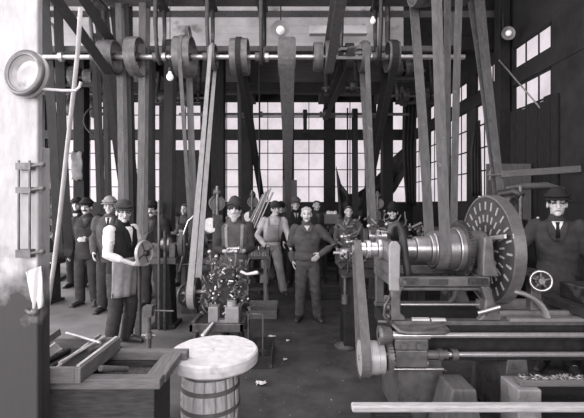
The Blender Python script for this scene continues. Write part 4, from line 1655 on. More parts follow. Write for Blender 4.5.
q.build('bright_fittings', 'bright', lm, 'small polished knobs and spindles')['kind'] = 'stuff'
q = MB()
q.torus((.2, -.14, .78), (.6, -1, .1), .08, .007, 24, 8)
q.torus((.24, -.1, .58), (.8, -1, 0), .06, .007, 22, 8)
q.torus((.02, -.12, .98), (-.5, -1, .2), .055, .006, 22, 8)
q.build('handwheel', 'iron2', lm)
q = MB()
q.loft([(.2, -.1, .95), (.26, -.12, .93), (.36, -.14, .95)], [.016, .014, .02], (0, 0, 1), 8)
q.build('lever_handle', 'paper', lm, 'white handle sticking out to the right')
q = MB()
q.loft([(-.06, -.27, .47), (-.13, -.36, .38)], [.022, .03], (0, 0, 1), 10)
q.build('crank_handle', 'steel', lm)
for x in (-.05, -.1, .1):
    q = MB()
    q.cyl((x, .02, .8), (x * 1.4, -.04, 1.04 + abs(x)), .014, .01, 8)
    q.ell((x * 1.4, -.04, 1.05 + abs(x)), .024, None, 10, 8)
    q.build('lever', 'steel', lm)
# bent rod frame next to it
q = MB()
q.tube([(-.50, 4.0, .52), (-.33, 4.0, .52), (-.30, 4.0, .51), (-.30, 4.0, .2), (-.30, 4.0, 0)], .010, 8)
q.tube([(-.45, 4.0, .52), (-.45, 4.0, 0)], .010, 8)
tag(q.build('rod_stand', 'iron2'), 'bent thin rod stand right of the small machine', 'stand')
# shallow trays and boxes on the floor
def tray(label, x0, x1, y0, y1, h, m='iron', name='drip_tray'):
    q = MB()
    q.mm(x0, x1, y0, y1, .0, .015)
    q.mm(x0, x1, y0, y0 + .015, .015, h)
    q.mm(x0, x1, y1 - .015, y1, .015, h)
    q.mm(x0, x0 + .015, y0 + .015, y1 - .015, .015, h)
    q.mm(x1 - .015, x1, y0 + .015, y1 - .015, .015, h)
    return tag(q.build(name, m), label, 'tray')
tray('shallow dark iron tray on the floor right of the barrel', -.56, -.2, 3.9, 4.5, .12)
tray('wide flat box on floor beside the tool trolley', -.75, -.22, 5.6, 6.2, .12, 'wood', 'flat_box')
# tool trolley with a lettered box
t = thing('tool_trolley', 'open wooden tool trolley left of the man in overalls', 'trolley', (-.58, 6.45, 0))
q = MB()
for z in (.30, .55, .79):
    q = MB()
    q.mm(-.33, .17, -.22, .22, z - .03, z)
    q.build('shelf', 'woodk', t)
for sx in (-.31, .15):
    for sy in (-.2, .2):
        q = MB()
        q.box((sx, sy, .395), (.05, .05, .79))
        q.build('leg', 'woodz', t)
bxo = thing('lettered_box', 'box with worn pale letters on the tool trolley', 'box', (-.57, 6.40, .791))
q = MB()
q.mm(-.26, .19, -.2, .2, 0, .02)
q.mm(-.26, .19, -.215, -.195, 0, .13)
q.mm(-.26, .19, .195, .21, 0, .13)
q.mm(-.275, -.26, -.215, .21, 0, .13)
q.mm(.19, .205, -.215, .21, 0, .13)
q.mm(-.29, .22, -.225, -.216, -.012, .004)
q.build('box_body', 'board', bxo)
cu = bpy.data.curves.new('letters', 'FONT')
cu.body = 'RELI-EL'
cu.size = .085
cu.extrude = .002
cu.align_x = 'CENTER'
tmp = bpy.data.objects.new('tmp', cu)
COL.objects.link(tmp)
me = bpy.data.meshes.new_from_object(tmp.evaluated_get(bpy.context.evaluated_depsgraph_get()))
bpy.data.objects.remove(tmp)
me.name = 'lettering'
me.materials.clear()
me.materials.append(M['enamel'])
o = bpy.data.objects.new('lettering', me)
COL.objects.link(o)
o.parent = bxo
o.location = (.045, -.219, .035)
o.rotation_euler = (PI / 2, 0, 0)
random.seed(9)
for k in range(7):
    q = MB()
    x = -.80 + k * .055
    y = 6.35 + random.uniform(-.05, .1)
    q.cyl((x, y, .815), (x + random.uniform(-.05, .05), y + .1, .94 + random.uniform(0, .06)), .012, None, 8)
    tag(q.build('file_tool', 'steel' if k % 2 else 'woodd'), 'short tool standing in the lettered box', 'tool', 'tools in the lettered box')
# bundle of rods leaning behind the men
for k, (dx, dz, tone) in enumerate(((0, 0, 'beltl'), (.05, .06, 'steel'), (.10, .10, 'beltl'), (.15, .13, 'enamel'), (.20, .05, 'steel'))):
    q = MB()
    q.cyl((-.9 + dx, 7.75, 1.17), (-.58 + dx, 7.85, 1.84 + dz), .018, None, 8)
    tag(q.build('bar_stock', tone), 'slanting pale bar in the rack behind the men', 'bar', 'bars leaning in the rack')
q = MB()
q.mm(-1.05, -.5, 7.67, 7.91, 1.10, 1.16)
q.mm(-1.03, -.98, 7.69, 7.89, 0, 1.1)
q.mm(-.57, -.52, 7.69, 7.89, 0, 1.1)
q.mm(-.72, -.66, 7.87, 7.91, .0, 1.62)
tag(q.build('bar_rack', 'woodd'), 'dark wooden rack holding slanting bars behind the men', 'rack')
# step / low platform behind the bearded man
q = MB()
q.mm(.02, .9, 6.7, 7.2, 0, .12)
tag(q.build('low_platform', 'wooddx', None, None, .008), 'low dark timber platform behind the bearded man', 'platform')
# benches and crates along the back
bench('long bench under the back windows at left', (-4.6, 11.2, 0), 0, 3.0)
bench('long bench under the middle back windows', (.0, 11.2, 0), 0, 4.0)
bench('bench between the men behind the bearded man', (.35, 9.5, 0), 0, 1.0, .5, 1.05)
bench('bench along the right wall behind the face plate', (3.3, 8.2, 0), PI / 2, 2.6, .6, 1.1)
def crate(label, x0, x1, y0, y1, z0, h, m='board'):
    q = MB()
    q.mm(x0, x1, y0, y1, z0, z0 + .02)
    n = 3
    for i in range(n):
        za, zb2 = z0 + .005 + h * i / n, z0 + h * (i + 1) / n
        q.mm(x0, x1, y0 - .015, y0, za, zb2)
        q.mm(x0, x1, y1, y1 + .015, za, zb2)
        q.mm(x0 - .015, x0, y0 - .015, y1 + .015, za, zb2)
        q.mm(x1, x1 + .015, y0 - .015, y1 + .015, za, zb2)
    return tag(q.build('crate', m), label, 'crate', 'crates and boxes')
crate('grey box in front of the man behind the bearded one', .70, .97, 8.05, 8.3, 1.24, .2, 'wood')
crate('dark crate on bench under the left windows', -3.9, -3.3, 11.0, 11.4, .82, .4)
crate('dark crate on the middle back bench', -1.4, -.9, 11.0, 11.4, .82, .55)
crate('dark crate on the middle back bench at right', 1.1, 1.7, 11.0, 11.4, .82, .5)
q = MB()
random.seed(4)
for k in range(14):
    q.ell((.75 + random.random() * .17, 8.1 + random.random() * .15, 1.42 + random.random() * .05), random.uniform(.03, .05), None, 8, 6)
tag(q.build('white_rags', 'paper'), 'heap of white rags in the grey box', 'rags', None, 'stuff')
q = MB()
q.mm(.68, .72, 8.06, 8.1, 0, 1.24)
q.mm(.95, .99, 8.06, 8.1, 0, 1.24)
q.mm(.68, .99, 8.04, 8.32, 1.20, 1.239)
q.mm(.68, .72, 8.26, 8.3, 0, 1.2)
q.mm(.95, .99, 8.26, 8.3, 0, 1.2)
tag(q.build('small_table', 'woodd'), 'small dark table carrying the grey box', 'table')

# ---- turret lathe behind the big lathe's tail
tl = thing('turret_lathe', 'turret lathe crowded with bright fittings left of the big lathe', 'lathe', (.85, 4.62, 0))
q = MB()
q.mm(-.32, .9, -.2, .2, .92, 1.02)
q.mm(-.28, .86, -.15, .15, .80, .92)
q.build('bed', 'iron', tl, None, .01)
for x in (-.2, .62):
    q = MB()
    q.prism([(x - .06, -.2, 0), (x - .06, -.1, .8), (x - .06, .1, .8), (x - .06, .2, 0)], (1, 0, 0), 0, .13)
    q.build('leg', 'black', tl, None, .01)
q = MB()
q.mm(-.02, .3, -.16, .16, 1.02, 1.12)
q.prism([(-.02, -.14, 1.12), (-.02, -.06, 1.36), (-.02, .06, 1.36), (-.02, .14, 1.12)], (1, 0, 0), 0, .06)
q.prism([(-.02, -.14, 1.12), (-.02, -.06, 1.36), (-.02, .06, 1.36), (-.02, .14, 1.12)], (1, 0, 0), .27, .32)
q.build('headstock', 'iron', tl, None, .008)
q = MB()
for i, r in enumerate((.075, .09, .105)):
    q.lathe([(.02, 0), (r, 0), (r, .065), (.02, .065)], (.05 + i * .068, 0, 1.27), (1, 0, 0), 28)
q.build('cone_pulley', 'bright', tl)
q = MB()
q.lathe([(0, 0), (.10, 0), (.10, .1), (0, .1)], (-.2, 0, 1.02), (0, 0, 1), 6)
for k in range(6):
    a = PI * k / 3
    q.cyl((-.2 + .08 * math.cos(a), .08 * math.sin(a), 1.07), (-.2 + .16 * math.cos(a), .16 * math.sin(a), 1.07), .022, None, 10)
q.build('turret', 'steel', tl)
q = MB()
for k in range(8):
    a = PI * k / 4
    q.cyl((-.22, -.22, 1.0), (-.22 + .10 * math.cos(a), -.24, 1.0 + .10 * math.sin(a)), .009, None, 8)
    q.ell((-.22 + .10 * math.cos(a), -.24, 1.0 + .10 * math.sin(a)), .018, None, 8, 6)
q.build('star_handle', 'iron', tl)
random.seed(33)
q = MB()
for i in range(90):
    x, y, z = random.uniform(-.31, .8), random.uniform(-.24, .1), random.uniform(1.02, 1.5)
    z = min(z, 1.5 - .25 * abs(x - .05))
    d = V((random.uniform(-1, 1), random.uniform(-1, .3), random.uniform(-1, 1))).normalized()
    if i % 3 == 0:
        q.ell((x, y, z), random.uniform(.012, .028), None, 10, 8)
    elif i % 3 == 1:
        q.cyl((x, y, z), V((x, y, z)) + d * random.uniform(.05, .12), random.uniform(.010, .026), None, 10)
    else:
        q.tube([V((x, y, z)), V((x, y, z)) + d * .09, V((x, y, z)) + d * .13 + V((0, 0, .05))], .008, 6)
q.build('fittings', 'iron2', tl, 'many small knobs, pipes and levers')['kind'] = 'stuff'
q = MB()
for x, z in ((-.22, 1.22), (-.14, 1.16), (.02, 1.4), (.22, 1.42), (-.28, 1.28)):
    q.cyl((x, -.22, z), (x + .09, -.22, z + .01), .02, None, 12)
    q.ell((x, -.22, z), .028, None, 10, 8)
q.build('bright_knob', 'steel', tl, 'bright polished knobs')
# spittoon like stand on the floor at its left
t = thing('floor_stand', 'slim iron stand with bright round foot left of the big lathe', 'stand', (at(344, 0, 4.6).x, 4.5, 0))
q = MB()
q.lathe([(0, 0), (.12, 0), (.125, .02), (.05, .05), (0, .06)], (0, 0, .0), (0, 0, 1), 28)
q.build('foot', 'steel', t)
q = MB()
q.cyl((0, 0, .05), (0, 0, .95), .018, None, 12)
q.lathe([(0, 0), (.04, 0), (.04, .1), (0, .1)], (0, 0, .5), (0, 0, 1), 16)
q.build('pole', 'iron2', t)
# draped canvas at the right back
cv = MB()
Yc = 10.4
tops = [(336, 166), (341, 184), (349, 194), (357, 193), (366, 187), (376, 177), (386, 166), (394, 156), (402, 149)]
bots = [(339, 214), (345, 219), (352, 221), (360, 219), (369, 215), (379, 210), (388, 200), (396, 190), (404, 176)]
rows = []
n = 40
def lin(P, t):
    t *= len(P) - 1
    i = min(int(t), len(P) - 2)
    f = t - i
    return (P[i][0] * (1 - f) + P[i + 1][0] * f, P[i][1] * (1 - f) + P[i + 1][1] * f)
for i in range(16):
    r = []
    for j in range(n + 1):
        a, b = lin(tops, j / n), lin(bots, j / n)
        u = i / 15
        px, py = a[0] * (1 - u) + b[0] * u, a[1] * (1 - u) + b[1] * u
        r.append(at(px, py, Yc - .1 * math.sin(u * 13 + j * .12) * (.3 + u) - .07 * math.sin(j * .9) - .25 * math.sin(PI * j / n)))
    rows.append(r)
cv.sheet(rows, .012)
tag(cv.build('draped_canvas', 'canvas'), 'dark canvas slung in a swag before the right back windows', 'canvas')
def curtain(label, pts, Y, amp=.05):
    rows = []
    for i in range(18):
        r = []
        u = i / 17
        l = lin([p[0] for p in pts], u)
        rr = lin([p[1] for p in pts], u)
        for j in range(17):
            t_ = j / 16
            px, py = l[0] * (1 - t_) + rr[0] * t_, l[1] * (1 - t_) + rr[1] * t_
            r.append(at(px, py, Y + amp * math.sin(j * 1.5 + u * 2)))
        rows.append(r)
    q = MB()
    q.sheet(rows, .012)
    return tag(q.build('hanging_canvas', 'canvas'), label, 'canvas', 'dark canvases hung over the windows')
curtain('dark canvas strip hanging at the back corner', [((403, 100), (417, 102)), ((402, 150), (415, 150)), ((406, 205), (416, 206))], 11.2)
curtain('dark canvas bundle hanging over the second right window', [((475, 122), (480, 120)), ((470, 150), (481, 150)), ((471, 196), (482, 196))], 7.7)
# ------------------------------------------------------------------ foreground at the left
# sand trough (wooden box frame)
t = thing('sand_trough', 'wooden box of dark sand with heavy rails in the left foreground', 'trough', (-1.25, 2.43, 0))
def T(mb, name, m, lab=None, bevel=.006):
    o = t.location
    mb.v = [(x - o.x, y - o.y, z - o.z) for x, y, z in mb.v]
    return mb.build(name, m, t, lab, bevel)
q = MB()
q.mm(-1.95, -.78, 2.21, 2.25, .02, .605)
q.mm(-1.95, -.86, 2.60, 2.64, .02, .605)
q.mm(-1.95, -1.91, 2.25, 2.60, .02, .605)
q.mm(-.90, -.86, 2.25, 2.60, .02, .605)
q.mm(-.82, -.78, 2.25, 2.5, .02, .605)
T(q, 'side_boards', 'woodk')
for p0, p1, w_, m, nm in (((-1.97, 2.63, .637), (-.70, 2.63, .637), .065, 'wood', 'back_rail'), ((-1.97, 2.225, .637), (-.74, 2.225, .637), .075, 'wood', 'front_rail')):
    q = MB()
    q.bar(p0, p1, w_, .058)
    T(q, nm, m)
q = MB()
q.bar((-.79, 2.264, .637), (-.79, 2.596, .637), .115, .05)
T(q, 'end_rail', 'woody')
q = MB()
rows = []
for i in range(11):
    r = []
    for j in range(25):
        x, y = -1.91 + 1.005 * j / 24, 2.25 + .35 * i / 10
        r.append((x, y, .565 + .018 * noise.noise(V((x * 6, y * 6, 0))) + .008 * noise.noise(V((x * 22, y * 22, 2)))))
    rows.append(r)
q.sheet(rows, .02)
T(q, 'sand_bed', 'sand', 'dark crumbly sand filling', 0)
# tool tray on top
t2 = thing('tool_box', 'open wooden tray of rods and files on the sand box', 'tray', (-1.45, 2.40, .668))
q = MB()
q.mm(-.42, .26, -.24, .2, 0, .02)
q.build('tray_bottom', 'woodk', t2)
q = MB()
q.mm(-.42, .26, -.27, -.24, 0, .085)
q.build('front_board', 'wood', t2, None, .004)
q = MB()
q.mm(.26, .295, -.27, .23, 0, .085)
q.build('side_board', 'woody', t2, None, .004)
q = MB()
q.mm(-.42, .26, .2, .23, 0, .085)
q.build('back_board', 'wood', t2, None, .004)
q = MB()
q.mm(.262, .28, -.25, .22, .0855, .094)  # pale strip laid on in place of the highlight along this edge
q.build('edge_highlight', 'woodpy', t2, 'pale strip as highlight along the right edge')
def rod(p0, p1, r, m, label, name='iron_rod', cat='rod', group='rods and files in the tray', flatw=None):
    q = MB()
    if flatw:
        q.bar(p0, p1, flatw, r)
    else:
        q.cyl(p0, p1, r, None, 10)
    return tag(q.build(name, m), label, cat, group)
rod((-1.55, 2.68, .765), (-1.22, 2.48, .768), .009, 'enamel', 'pale rod lying across the back corner of the tray')
rod((-1.30, 2.18, .762), (-1.25, 2.60, .764), .009, 'woodpy', 'pale rod along the right side of the tray')
rod((-1.36, 2.22, .700), (-1.30, 2.64, .765), .011, 'steel', 'steel rod slanting across the middle of the tray')
rod((-1.41, 2.24, .70), (-1.36, 2.56, .70), .010, 'black', 'dark rod beside the steel one in the tray')
rod((-1.30, 2.50, .705), (-1.23, 2.60, .72), .016, 'iron2', 'thick short bar at the far corner of the tray')
rod((-1.48, 2.30, .705), (-1.44, 2.52, .705), .016, 'black', 'short dark bar lying flat in the tray middle')
rod((-1.12, 2.28, .69), (-1.05, 2.48, .60), .018, 'wood', 'round stick leaning beside the tray on the sand', 'wood_stick', 'stick', 'sticks by the tray')
rod((-1.62, 2.34, .73), (-1.55, 2.60, .80), .045, 'wood', 'pale board standing on edge behind the post foot', 'wood_offcut', 'board', 'offcuts behind the post', .02)
rod((-1.54, 2.38, .70), (-1.46, 2.43, .77), .05, 'woodp', 'short pale offcut leaning by the post', 'wood_offcut', 'board', 'offcuts behind the post', .02)
q = MB()
q.mm(-1.56, -1.48, 2.44, 2.52, .689, .72)
tag(q.build('wood_chip', 'woodp', None, None, .004), 'small pale chip of wood in the tray', 'block')
# long pale rod from the ceiling
q = MB()
pts = [at(80.5, 8, 2.5), at(78, 50, 2.5), at(74, 88, 2.5), at(67, 150, 2.5), at(60, 215, 2.5), at(54, 265, 2.5), at(46, 318, 2.46), at(40, 352, 2.42)]
q.tube(pts, .0135, 10)
tag(q.build('hanging_pipe', 'rope'), 'long pale bent rod running down beside the left post', 'rod')
# dish on the post, with its hooked arm
t = thing('wall_dish', 'round pale dish with dark rim hung on the post at left', 'dish', at(29, 75, 1.965))
q = MB()
axd = V((-.22, -.97, .05)).normalized()
q.lathe([(.001, .0), (.05, .0), (.07, .005), (.082, .02), (.092, .04), (.112, .03), (.118, .0), (.112, -.015), (.001, -.02)], (0, 0, 0), axd, 44)
q.build('dish_pan', 'enamel', t)
q = MB()
q.torus(axd * .026, axd, .102, .016, 44, 10)
q.build('rim', 'iron2', t)
q = MB()
q.tube([V((.07, -.02, -.075)), V((.17, .0, -.078)), V((.235, .0, -.078)), V((.255, .0, -.06)), V((.262, .0, -.035))], .0075, 8)
q.build('hooked_arm', 'rope', t)
# switch rods on the post
t = thing('rod_bracket', 'two upright rods in small clamps on the left post', 'bracket', (-1.345, 1.999, 1.84))
for x, y in ((-.035, -.03), (.02, -.03)):
    q = MB()
    q.cyl((x, y, -.44), (x, y, .03), .006, None, 8)
    q.build('rod', 'iron2', t)
for z, h in ((.0, .035), (-.12, .03), (-.44, .04)):
    q = MB()
    q.mm(-.045, .03, -.04, 0, z - h / 2, z + h / 2)
    q.cyl((.02, -.03, z), (.085, -.03, z + .01), .009, None, 8)
    q.ell((.085, -.03, z + .01), .015, None, 8, 6)
    q.build('clamp', 'iron2', t)
# hanging rag
rows = []
for i in range(9):
    r = []
    for j in range(7):
        u, v_ = i / 8, j / 6
        px = 26 + 15 * v_ + 5 * u * (1 - v_) + 3 * u
        py = 272 - 6 * v_ + 40 * u
        r.append(at(px, py, 1.96 + .012 * math.sin(j * 1.4 + i * .7)))
    rows.append(r)
q = MB()
q.sheet(rows, .006)
o = q.build('paper_pad', 'paper')
tag(o, 'white sheet hanging crooked on the left post', 'paper')
q = MB()
q.tube([at(27, 310, 1.98), at(31, 314, 1.96), at(37, 311, 1.96), at(39, 300, 1.98)], .012, 8)
q.ell(at(35, 312, 1.96), .022, None, 10, 8)
tag(q.build('iron_hook', 'iron2'), 'iron hook under the white sheet on the left post', 'hook')
# barrel with grindstone
t = thing('nail_keg', 'wooden keg with iron hoops carrying a round stone', 'keg', (-.585, 2.80, 0))
n = 16
H_ = .515
def kr(z):
    return .178 + .022 * math.sin(PI * z / H_)
for k in range(n):
    q = MB()
    a0, a1 = 2 * PI * k / n, 2 * PI * (k + 1) / n - .012
    rows = []
    for i in range(9):
        z = H_ * i / 8
        r_ = kr(z) + (.0015 if k % 2 else 0)
        rows.append([(r_ * math.cos(a0 + (a1 - a0) * j / 3), r_ * math.sin(a0 + (a1 - a0) * j / 3), z) for j in range(4)])
    q.sheet(rows, .016)
    q.build('stave', 'stave', t)
for z0, z1 in ((.07, .105), (.22, .25), (.355, .385), (.455, .50)):
    q = MB()
    q.lathe([(kr(z0) + .004, z0), (kr(z0) + .013, z0), (kr(z1) + .013, z1), (kr(z1) + .004, z1)], (0, 0, 0), (0, 0, 1), 40, 0, True)
    q.build('hoop', 'hoop', t)
q = MB()
q.cyl((0, 0, .03), (0, 0, .05), .17, None, 30)
q.build('keg_bottom', 'wood', t)
# the stone: slightly uneven disc with square edges
N_ = 72
q = MB()
pr = [(.0, .086), (.012, .086), (.016, .094), (.15, .092), (.298, .090), (.309, .080), (.311, .05), (.308, .012), (.298, .0), (.0, 0)]
for (r0, h0), (r1, h1) in zip(pr[:-1], pr[1:]):
    vs, fs = [], []
    for r_, h in ((r0, h0), (r1, h1)):
        for i in range(N_):
            a = 2 * PI * i / N_
            k = 1 + .010 * noise.noise(V((math.cos(a) * 3, math.sin(a) * 3, h * 9)))
            vs.append((r_ * k * math.cos(a), r_ * k * math.sin(a), h + .004 * noise.noise(V((math.cos(a) * r_ * 14, math.sin(a) * r_ * 14, 1)))))
    for i in range(N_):
        j = (i + 1) % N_
        fs.append((i, N_ + i, N_ + j, j))
    q.add(vs, fs, True)
st = q.build('grindstone', 'stone')
st.location = (-.555, 2.80, .518)
tag(st, 'pale round stone disc lying on top of the keg', 'stone')
# scraps on the floor
def scrap(px, py, s, label):
    Y = F * CAMZ / (py - 204)
    c_ = at(px, py, Y)
    rows = []
    for i in range(4):
        rows.append([(c_.x + s * (j / 4 - .5) + .01 * math.sin(i * 2), c_.y + s * .7 * (i / 3 - .5) + .012 * math.sin(j * 2), .008 + .02 * abs(math.sin(i * 1.7 + j * 1.3))) for j in range(5)])
    q = MB()
    q.sheet(rows, .004, 0, False)
    return tag(q.build('paper_scrap', 'paper'), label, 'paper', 'paper scraps on the floor')
scrap(272, 338, .08, 'crumpled white paper scrap on the floor right of the small machine')
scrap(261, 385, .085, 'crumpled white paper scrap on the floor right of the keg')
scrap(288, 342, .03, 'tiny white scrap on the floor in the middle')
scrap(285, 361, .03, 'tiny white scrap on floor beyond the keg')
# ------------------------------------------------------------------ who stands where
def X(px, Y):
    return (px - 292) * Y / F
# the man holding the wheel
person('man in white shirt sleeves and flat cap holding a wheel', (X(121, 4.56), 4.56, 0), 1.15, 1.67, dict(
    voxel=.008, hyaw=-.55, hpitch=.04, top='shirt', topmat='c_white', vest='c_black', apron='c_grey', apron_low=.62, trousers='c_dark',
    elR=(-.235, -.02, 1.13), wrR=(-.07, -.27, 1.02), elL=(.25, -.03, 1.13), wrL=(.09, -.29, 1.04), hdR=(.4, -1, .05), hdL=(-.3, -1, .05), hnR=(.6, .1, .6), hnL=(-.6, .1, .6),
    curlR=.8, curlL=.8, cuff=.45, hat='cap', hatmat='c_dark', collar='c_white', vneck=1.2, knL=(.10, -.06, .49), seed=1, lean=(0, -.02, 0)))
t = thing('emery_wheel', 'pale spoked wheel held by the man in white sleeves', 'wheel', (X(145, 4.38), 4.36, 1.10))
q = MB()
axw = V((.96, -.28, .05)).normalized()
q.lathe([(.02, -.012), (.12, -.012), (.128, -.018), (.142, -.018), (.146, 0), (.142, .018), (.128, .018), (.12, .010), (.02, .010)], (0, 0, 0), axw, 40)
q.build('disc', 'enamel', t)
q = MB()
q.cyl(axw * -.05, axw * .05, .034, None, 18)
q.build('hub', 'iron', t)
for k in range(4):
    a_, b_ = frame(axw, V((0, 0, 1)))
    an = PI * k / 2 + .4
    d = a_ * math.cos(an) + b_ * math.sin(an)
    q = MB()
    q.bar(d * .03 + axw * .012, d * .12 + axw * .012, .016, .008, axw)
    q.build('spoke', 'iron2', t)
# left group
person('man with big moustache and dark cap, hand at his waist', (X(87, 6.37), 6.37, 0), .12, 1.72, dict(
    voxel=.010, hat='cap', hatmat='c_black', stache='haird', topmat='c_dark', trousers='c_dark', elL=(.27, .05, 1.13), wrL=(.08, -.20, 1.10), hdL=(-1, -.2, .1), curlL=.9, collar='c_mid', vneck=1.33, seed=2))
person('man in grey cap and dark jacket with collar and tie, left of the wheel', (X(110, 6.0), 6.0, 0), .22, 1.74, dict(
    voxel=.010, hat='cap', hatmat='c_grey', topmat='c_mid', trousers='c_dark', collar='c_white', tie='c_black', wrR=(-.20, -.14, .93), seed=3))
person('dark capped man half hidden behind the moustached man', (X(77, 7.8), 7.8, 0), .2, 1.76, dict(voxel=.013, hat='cap', hatmat='c_black', topmat='c_black', collar='c_light', seed=4))
person('capped man whose head shows just right of the wheel holder, farther back', (X(141, 6.9), 6.9, 0), -.1, 1.68, dict(voxel=.013, topmat='c_black', hair='haird', seed=5, hat='cap', hatmat='c_dark'))
person('broad man in dark cap standing behind the grinder', (X(153, 6.3), 6.3, 0), -.05, 1.68, dict(voxel=.012, hat='cap', hatmat='c_black', topmat='c_dark', collar='c_mid', stache='haird', seed=6, elR=(-.27, -.06, 1.12), wrR=(-.1, -.25, 1.05)))
person('tall bareheaded man at the back beside dark panel', (X(168, 8.8), 8.8, 0), .1, 1.74, dict(voxel=.014, topmat='c_dark', collar='c_mid', hair='haird', full_hair=True, seed=7))
person('man in dark overalls standing with folded hands by the dark panel', (X(185, 7.9), 7.9, 0), -.15, 1.66, dict(voxel=.013, topmat='c_mid', trousers='c_dark', bib='c_dark', hair='haird', full_hair=True, elR=(-.26, 0, 1.12), elL=(.26, 0, 1.12), wrR=(-.06, -.22, 1.15), wrL=(.06, -.22, 1.12), hdR=(1, -.1, 0), hdL=(-1, -.1, 0), seed=8))
# the old man behind the little machine
person('old white bearded man in soft hat and suspenders behind the small machine', (X(234.5, 4.85), 4.85, 0), .1, 1.70, dict(
    voxel=.009, hat='hat', brim=.122, hatmat='c_dark', beard='hairw', stache='hairw', brow='hairw', hair='hairg', top='shirt', topmat='c_dark', suspenders='c_grey', trousers='c_dark', apron='c_mid', apron_low=.42,
    vest='c_mid', hpitch=-.12, girth=.9, elR=(-.215, -.03, 1.13), elL=(.215, -.03, 1.13), wrR=(-.10, -.25, 1.12), wrL=(.11, -.25, 1.12), hdR=(.9, -.35, -.05), hdL=(-.9, -.35, .0), hnR=(.2, .3, .8), hnL=(-.2, .3, .8), curlR=.7, curlL=.7, cuff=.72, seed=9))
q = MB()
q.cyl((X(234, 4.55) - .04, 4.56, 1.125), (X(234, 4.55) + .05, 4.56, 1.13), .022, None, 14)
q.torus((X(234, 4.55) + .06, 4.56, 1.13), (1, 0, 0), .024, .010, 16, 8)
tag(q.build('machine_part', 'steel'), 'small steel part held in the old man\'s hands', 'part')
# middle group
person('young man in pale shirt, cap and bib overalls leaning in the middle', (X(271, 7.2), 7.2, .0), .05, 1.68, dict(
    voxel=.010, hat='cap', hatmat='c_dark', top='shirt', topmat='c_light', trousers='c_grey', bib='c_grey', trouser_name='overalls', hair='haird', hyaw=.3, lean=(.06, -.02, 0),
    elR=(-.33, .0, 1.12), wrR=(-.16, -.14, .93), hdR=(.7, -.3, -.6), elL=(.26, -.04, 1.13), wrL=(.30, -.16, .98), knR=(-.10, -.05, .49), anR=(-.16, .05, .085), knL=(.16, -.10, .5), anL=(.24, -.1, .085), hroll=-.06, seed=10))
person('white haired man with moustache in dark coveralls, hand on hip', (X(307.5, 5.55), 5.55, 0), -.02, 1.62, dict(
    voxel=.009, hair='hairw', full_hair=True, stache='hairw', brow='hairg', top='jacket', girth=1.06, hem=.94, topmat='c_ov', trousers='c_ov', collar='c_light', vneck=1.38, lean=(-.01, -.02, 0),
    elL=(.43, -.02, 1.16), wrL=(.20, -.10, 1.03), hdL=(-.6, -.4, -.5), hnL=(-.3, .8, 0), elR=(-.26, .08, 1.14), wrR=(-.22, .04, .92), curlL=.5, seed=11, knL=(.115, -.05, .49), anL=(.16, .0, .085), fold=.010))
person('capped man looking over the right shoulder of the overalls man', (X(281, 8.7), 8.7, 0), .15, 1.68, dict(voxel=.013, hat='cap', hatmat='c_black', topmat='c_dark', seed=12))
person('tall man in grey cap, black suit and tie behind the white haired man', (X(295.5, 7.9), 7.9, 0), .12, 1.77, dict(voxel=.012, hair='haird', full_hair=True, topmat='c_black', trousers='c_black', collar='c_light', tie='c_black', hat='cap', hatmat='c_mid', seed=13))
person('bareheaded young man behind the grey box of rags', (X(316.5, 8.7), 8.7, 0), .2, 1.74, dict(voxel=.013, hair='haird', full_hair=True, topmat='c_dark', collar='c_mid', elL=(.25, -.06, 1.13), wrL=(.2, -.25, 1.15), seed=14))
person('bareheaded man behind the turret lathe', (X(348.5, 7.4), 7.4, 0), .0, 1.62, dict(voxel=.012, hair='haird', full_hair=True, topmat='c_mid', collar='c_mid', elL=(.3, -.1, 1.15), wrL=(.3, -.3, 1.2), seed=15))
person('man in dark round hat bending near the big lathe arch', (X(389, 6.2), 6.2, 0), -.35, 1.64, dict(voxel=.011, hat='hat', brim=.115, hatmat='c_black', topmat='c_black', lean=(.05, -.05, 0), elR=(-.3, -.1, 1.1), wrR=(-.16, -.3, .98), elL=(.3, -.1, 1.12), wrL=(.28, -.3, 1.0), seed=16))
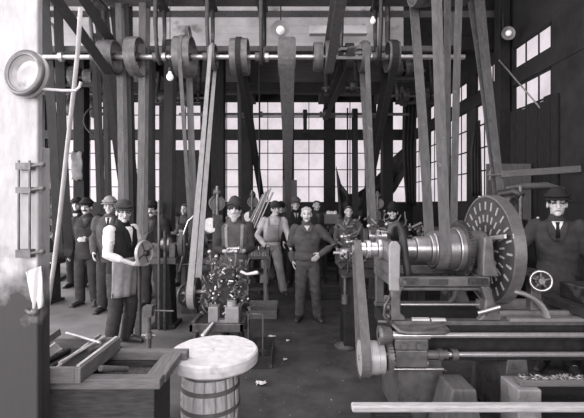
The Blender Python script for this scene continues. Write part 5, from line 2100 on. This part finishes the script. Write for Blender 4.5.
# the man in the overcoat
person('older man in black cap, spectacles and dark overcoat beside the face plate', (X(557, 3.86), 3.86, 0), -.55, 1.78, dict(
    voxel=.008, hat='cap', hatmat='c_black', glasses=True, top='coat', topmat='c_dark', trousers='c_black', collar='c_white', tie='c_black', hair='hairg', brow='hairg', vneck=1.30,
    elR=(-.34, -.10, 1.15), wrR=(-.40, -.30, 1.17), hdR=(-.4, -1, 0), elL=(.25, .02, 1.13), seed=17, hyaw=.06))
# ------------------------------------------------------------------ daylight, added overhead fill and camera
wd = bpy.data.worlds.new('overcast sky')
SC.world = wd
wd.use_nodes = True
bg = wd.node_tree.nodes['Background']
bg.inputs['Color'].default_value = (.985, .975, 1.0, 1)
bg.inputs['Strength'].default_value = .95

def daylight(name, loc, rot, sx, sy, e):
    l = bpy.data.lights.new(name, 'AREA')
    l.shape = 'RECTANGLE'
    l.size, l.size_y = sx, sy
    l.energy = e
    l.color = (1, .985, 1)
    o = bpy.data.objects.new(name, l)
    COL.objects.link(o)
    o.location = loc
    o.rotation_euler = rot
    return o
for k, (y0, y1) in enumerate(lw):
    daylight('window_daylight', (XL + .02, (y0 + y1) / 2, 2.8), (0, -PI / 2, 0), 3.3, y1 - y0, 240)
for k, (x0, x1) in enumerate(fw):
    daylight('window_daylight', ((x0 + x1) / 2, YF + .02, 2.95), (PI / 2, 0, 0), x1 - x0, 3.7, 200)

for y in (.6, 2.8, 5.0):  # fill lamps added under the closed ceiling to brighten the room
    daylight('overhead_fill', (-2.2, y, ZC - .02), (0, 0, 0), 9.0, 1.3, 130)

cam = bpy.data.cameras.new('camera')
co = bpy.data.objects.new('camera', cam)
COL.objects.link(co)
co.location = (0, 0, CAMZ)
co.rotation_euler = (PI / 2, 0, 0)
cam.sensor_width = 36
cam.lens = F / 584 * 36
cam.shift_y = -5 / 584
cam.clip_start = .05
SC.camera = co
SC.view_settings.view_transform = 'Standard'
SC.view_settings.look = 'None'
SC.view_settings.exposure = 0.0
SC.view_settings.gamma = 1
SC.view_settings.use_curve_mapping = False
SC.cycles.use_denoising = True
SC.cycles.max_bounces = 8
SC.cycles.diffuse_bounces = 4
SC.cycles.transparent_max_bounces = 12
SC.cycles.caustics_reflective = False
SC.cycles.caustics_refractive = False
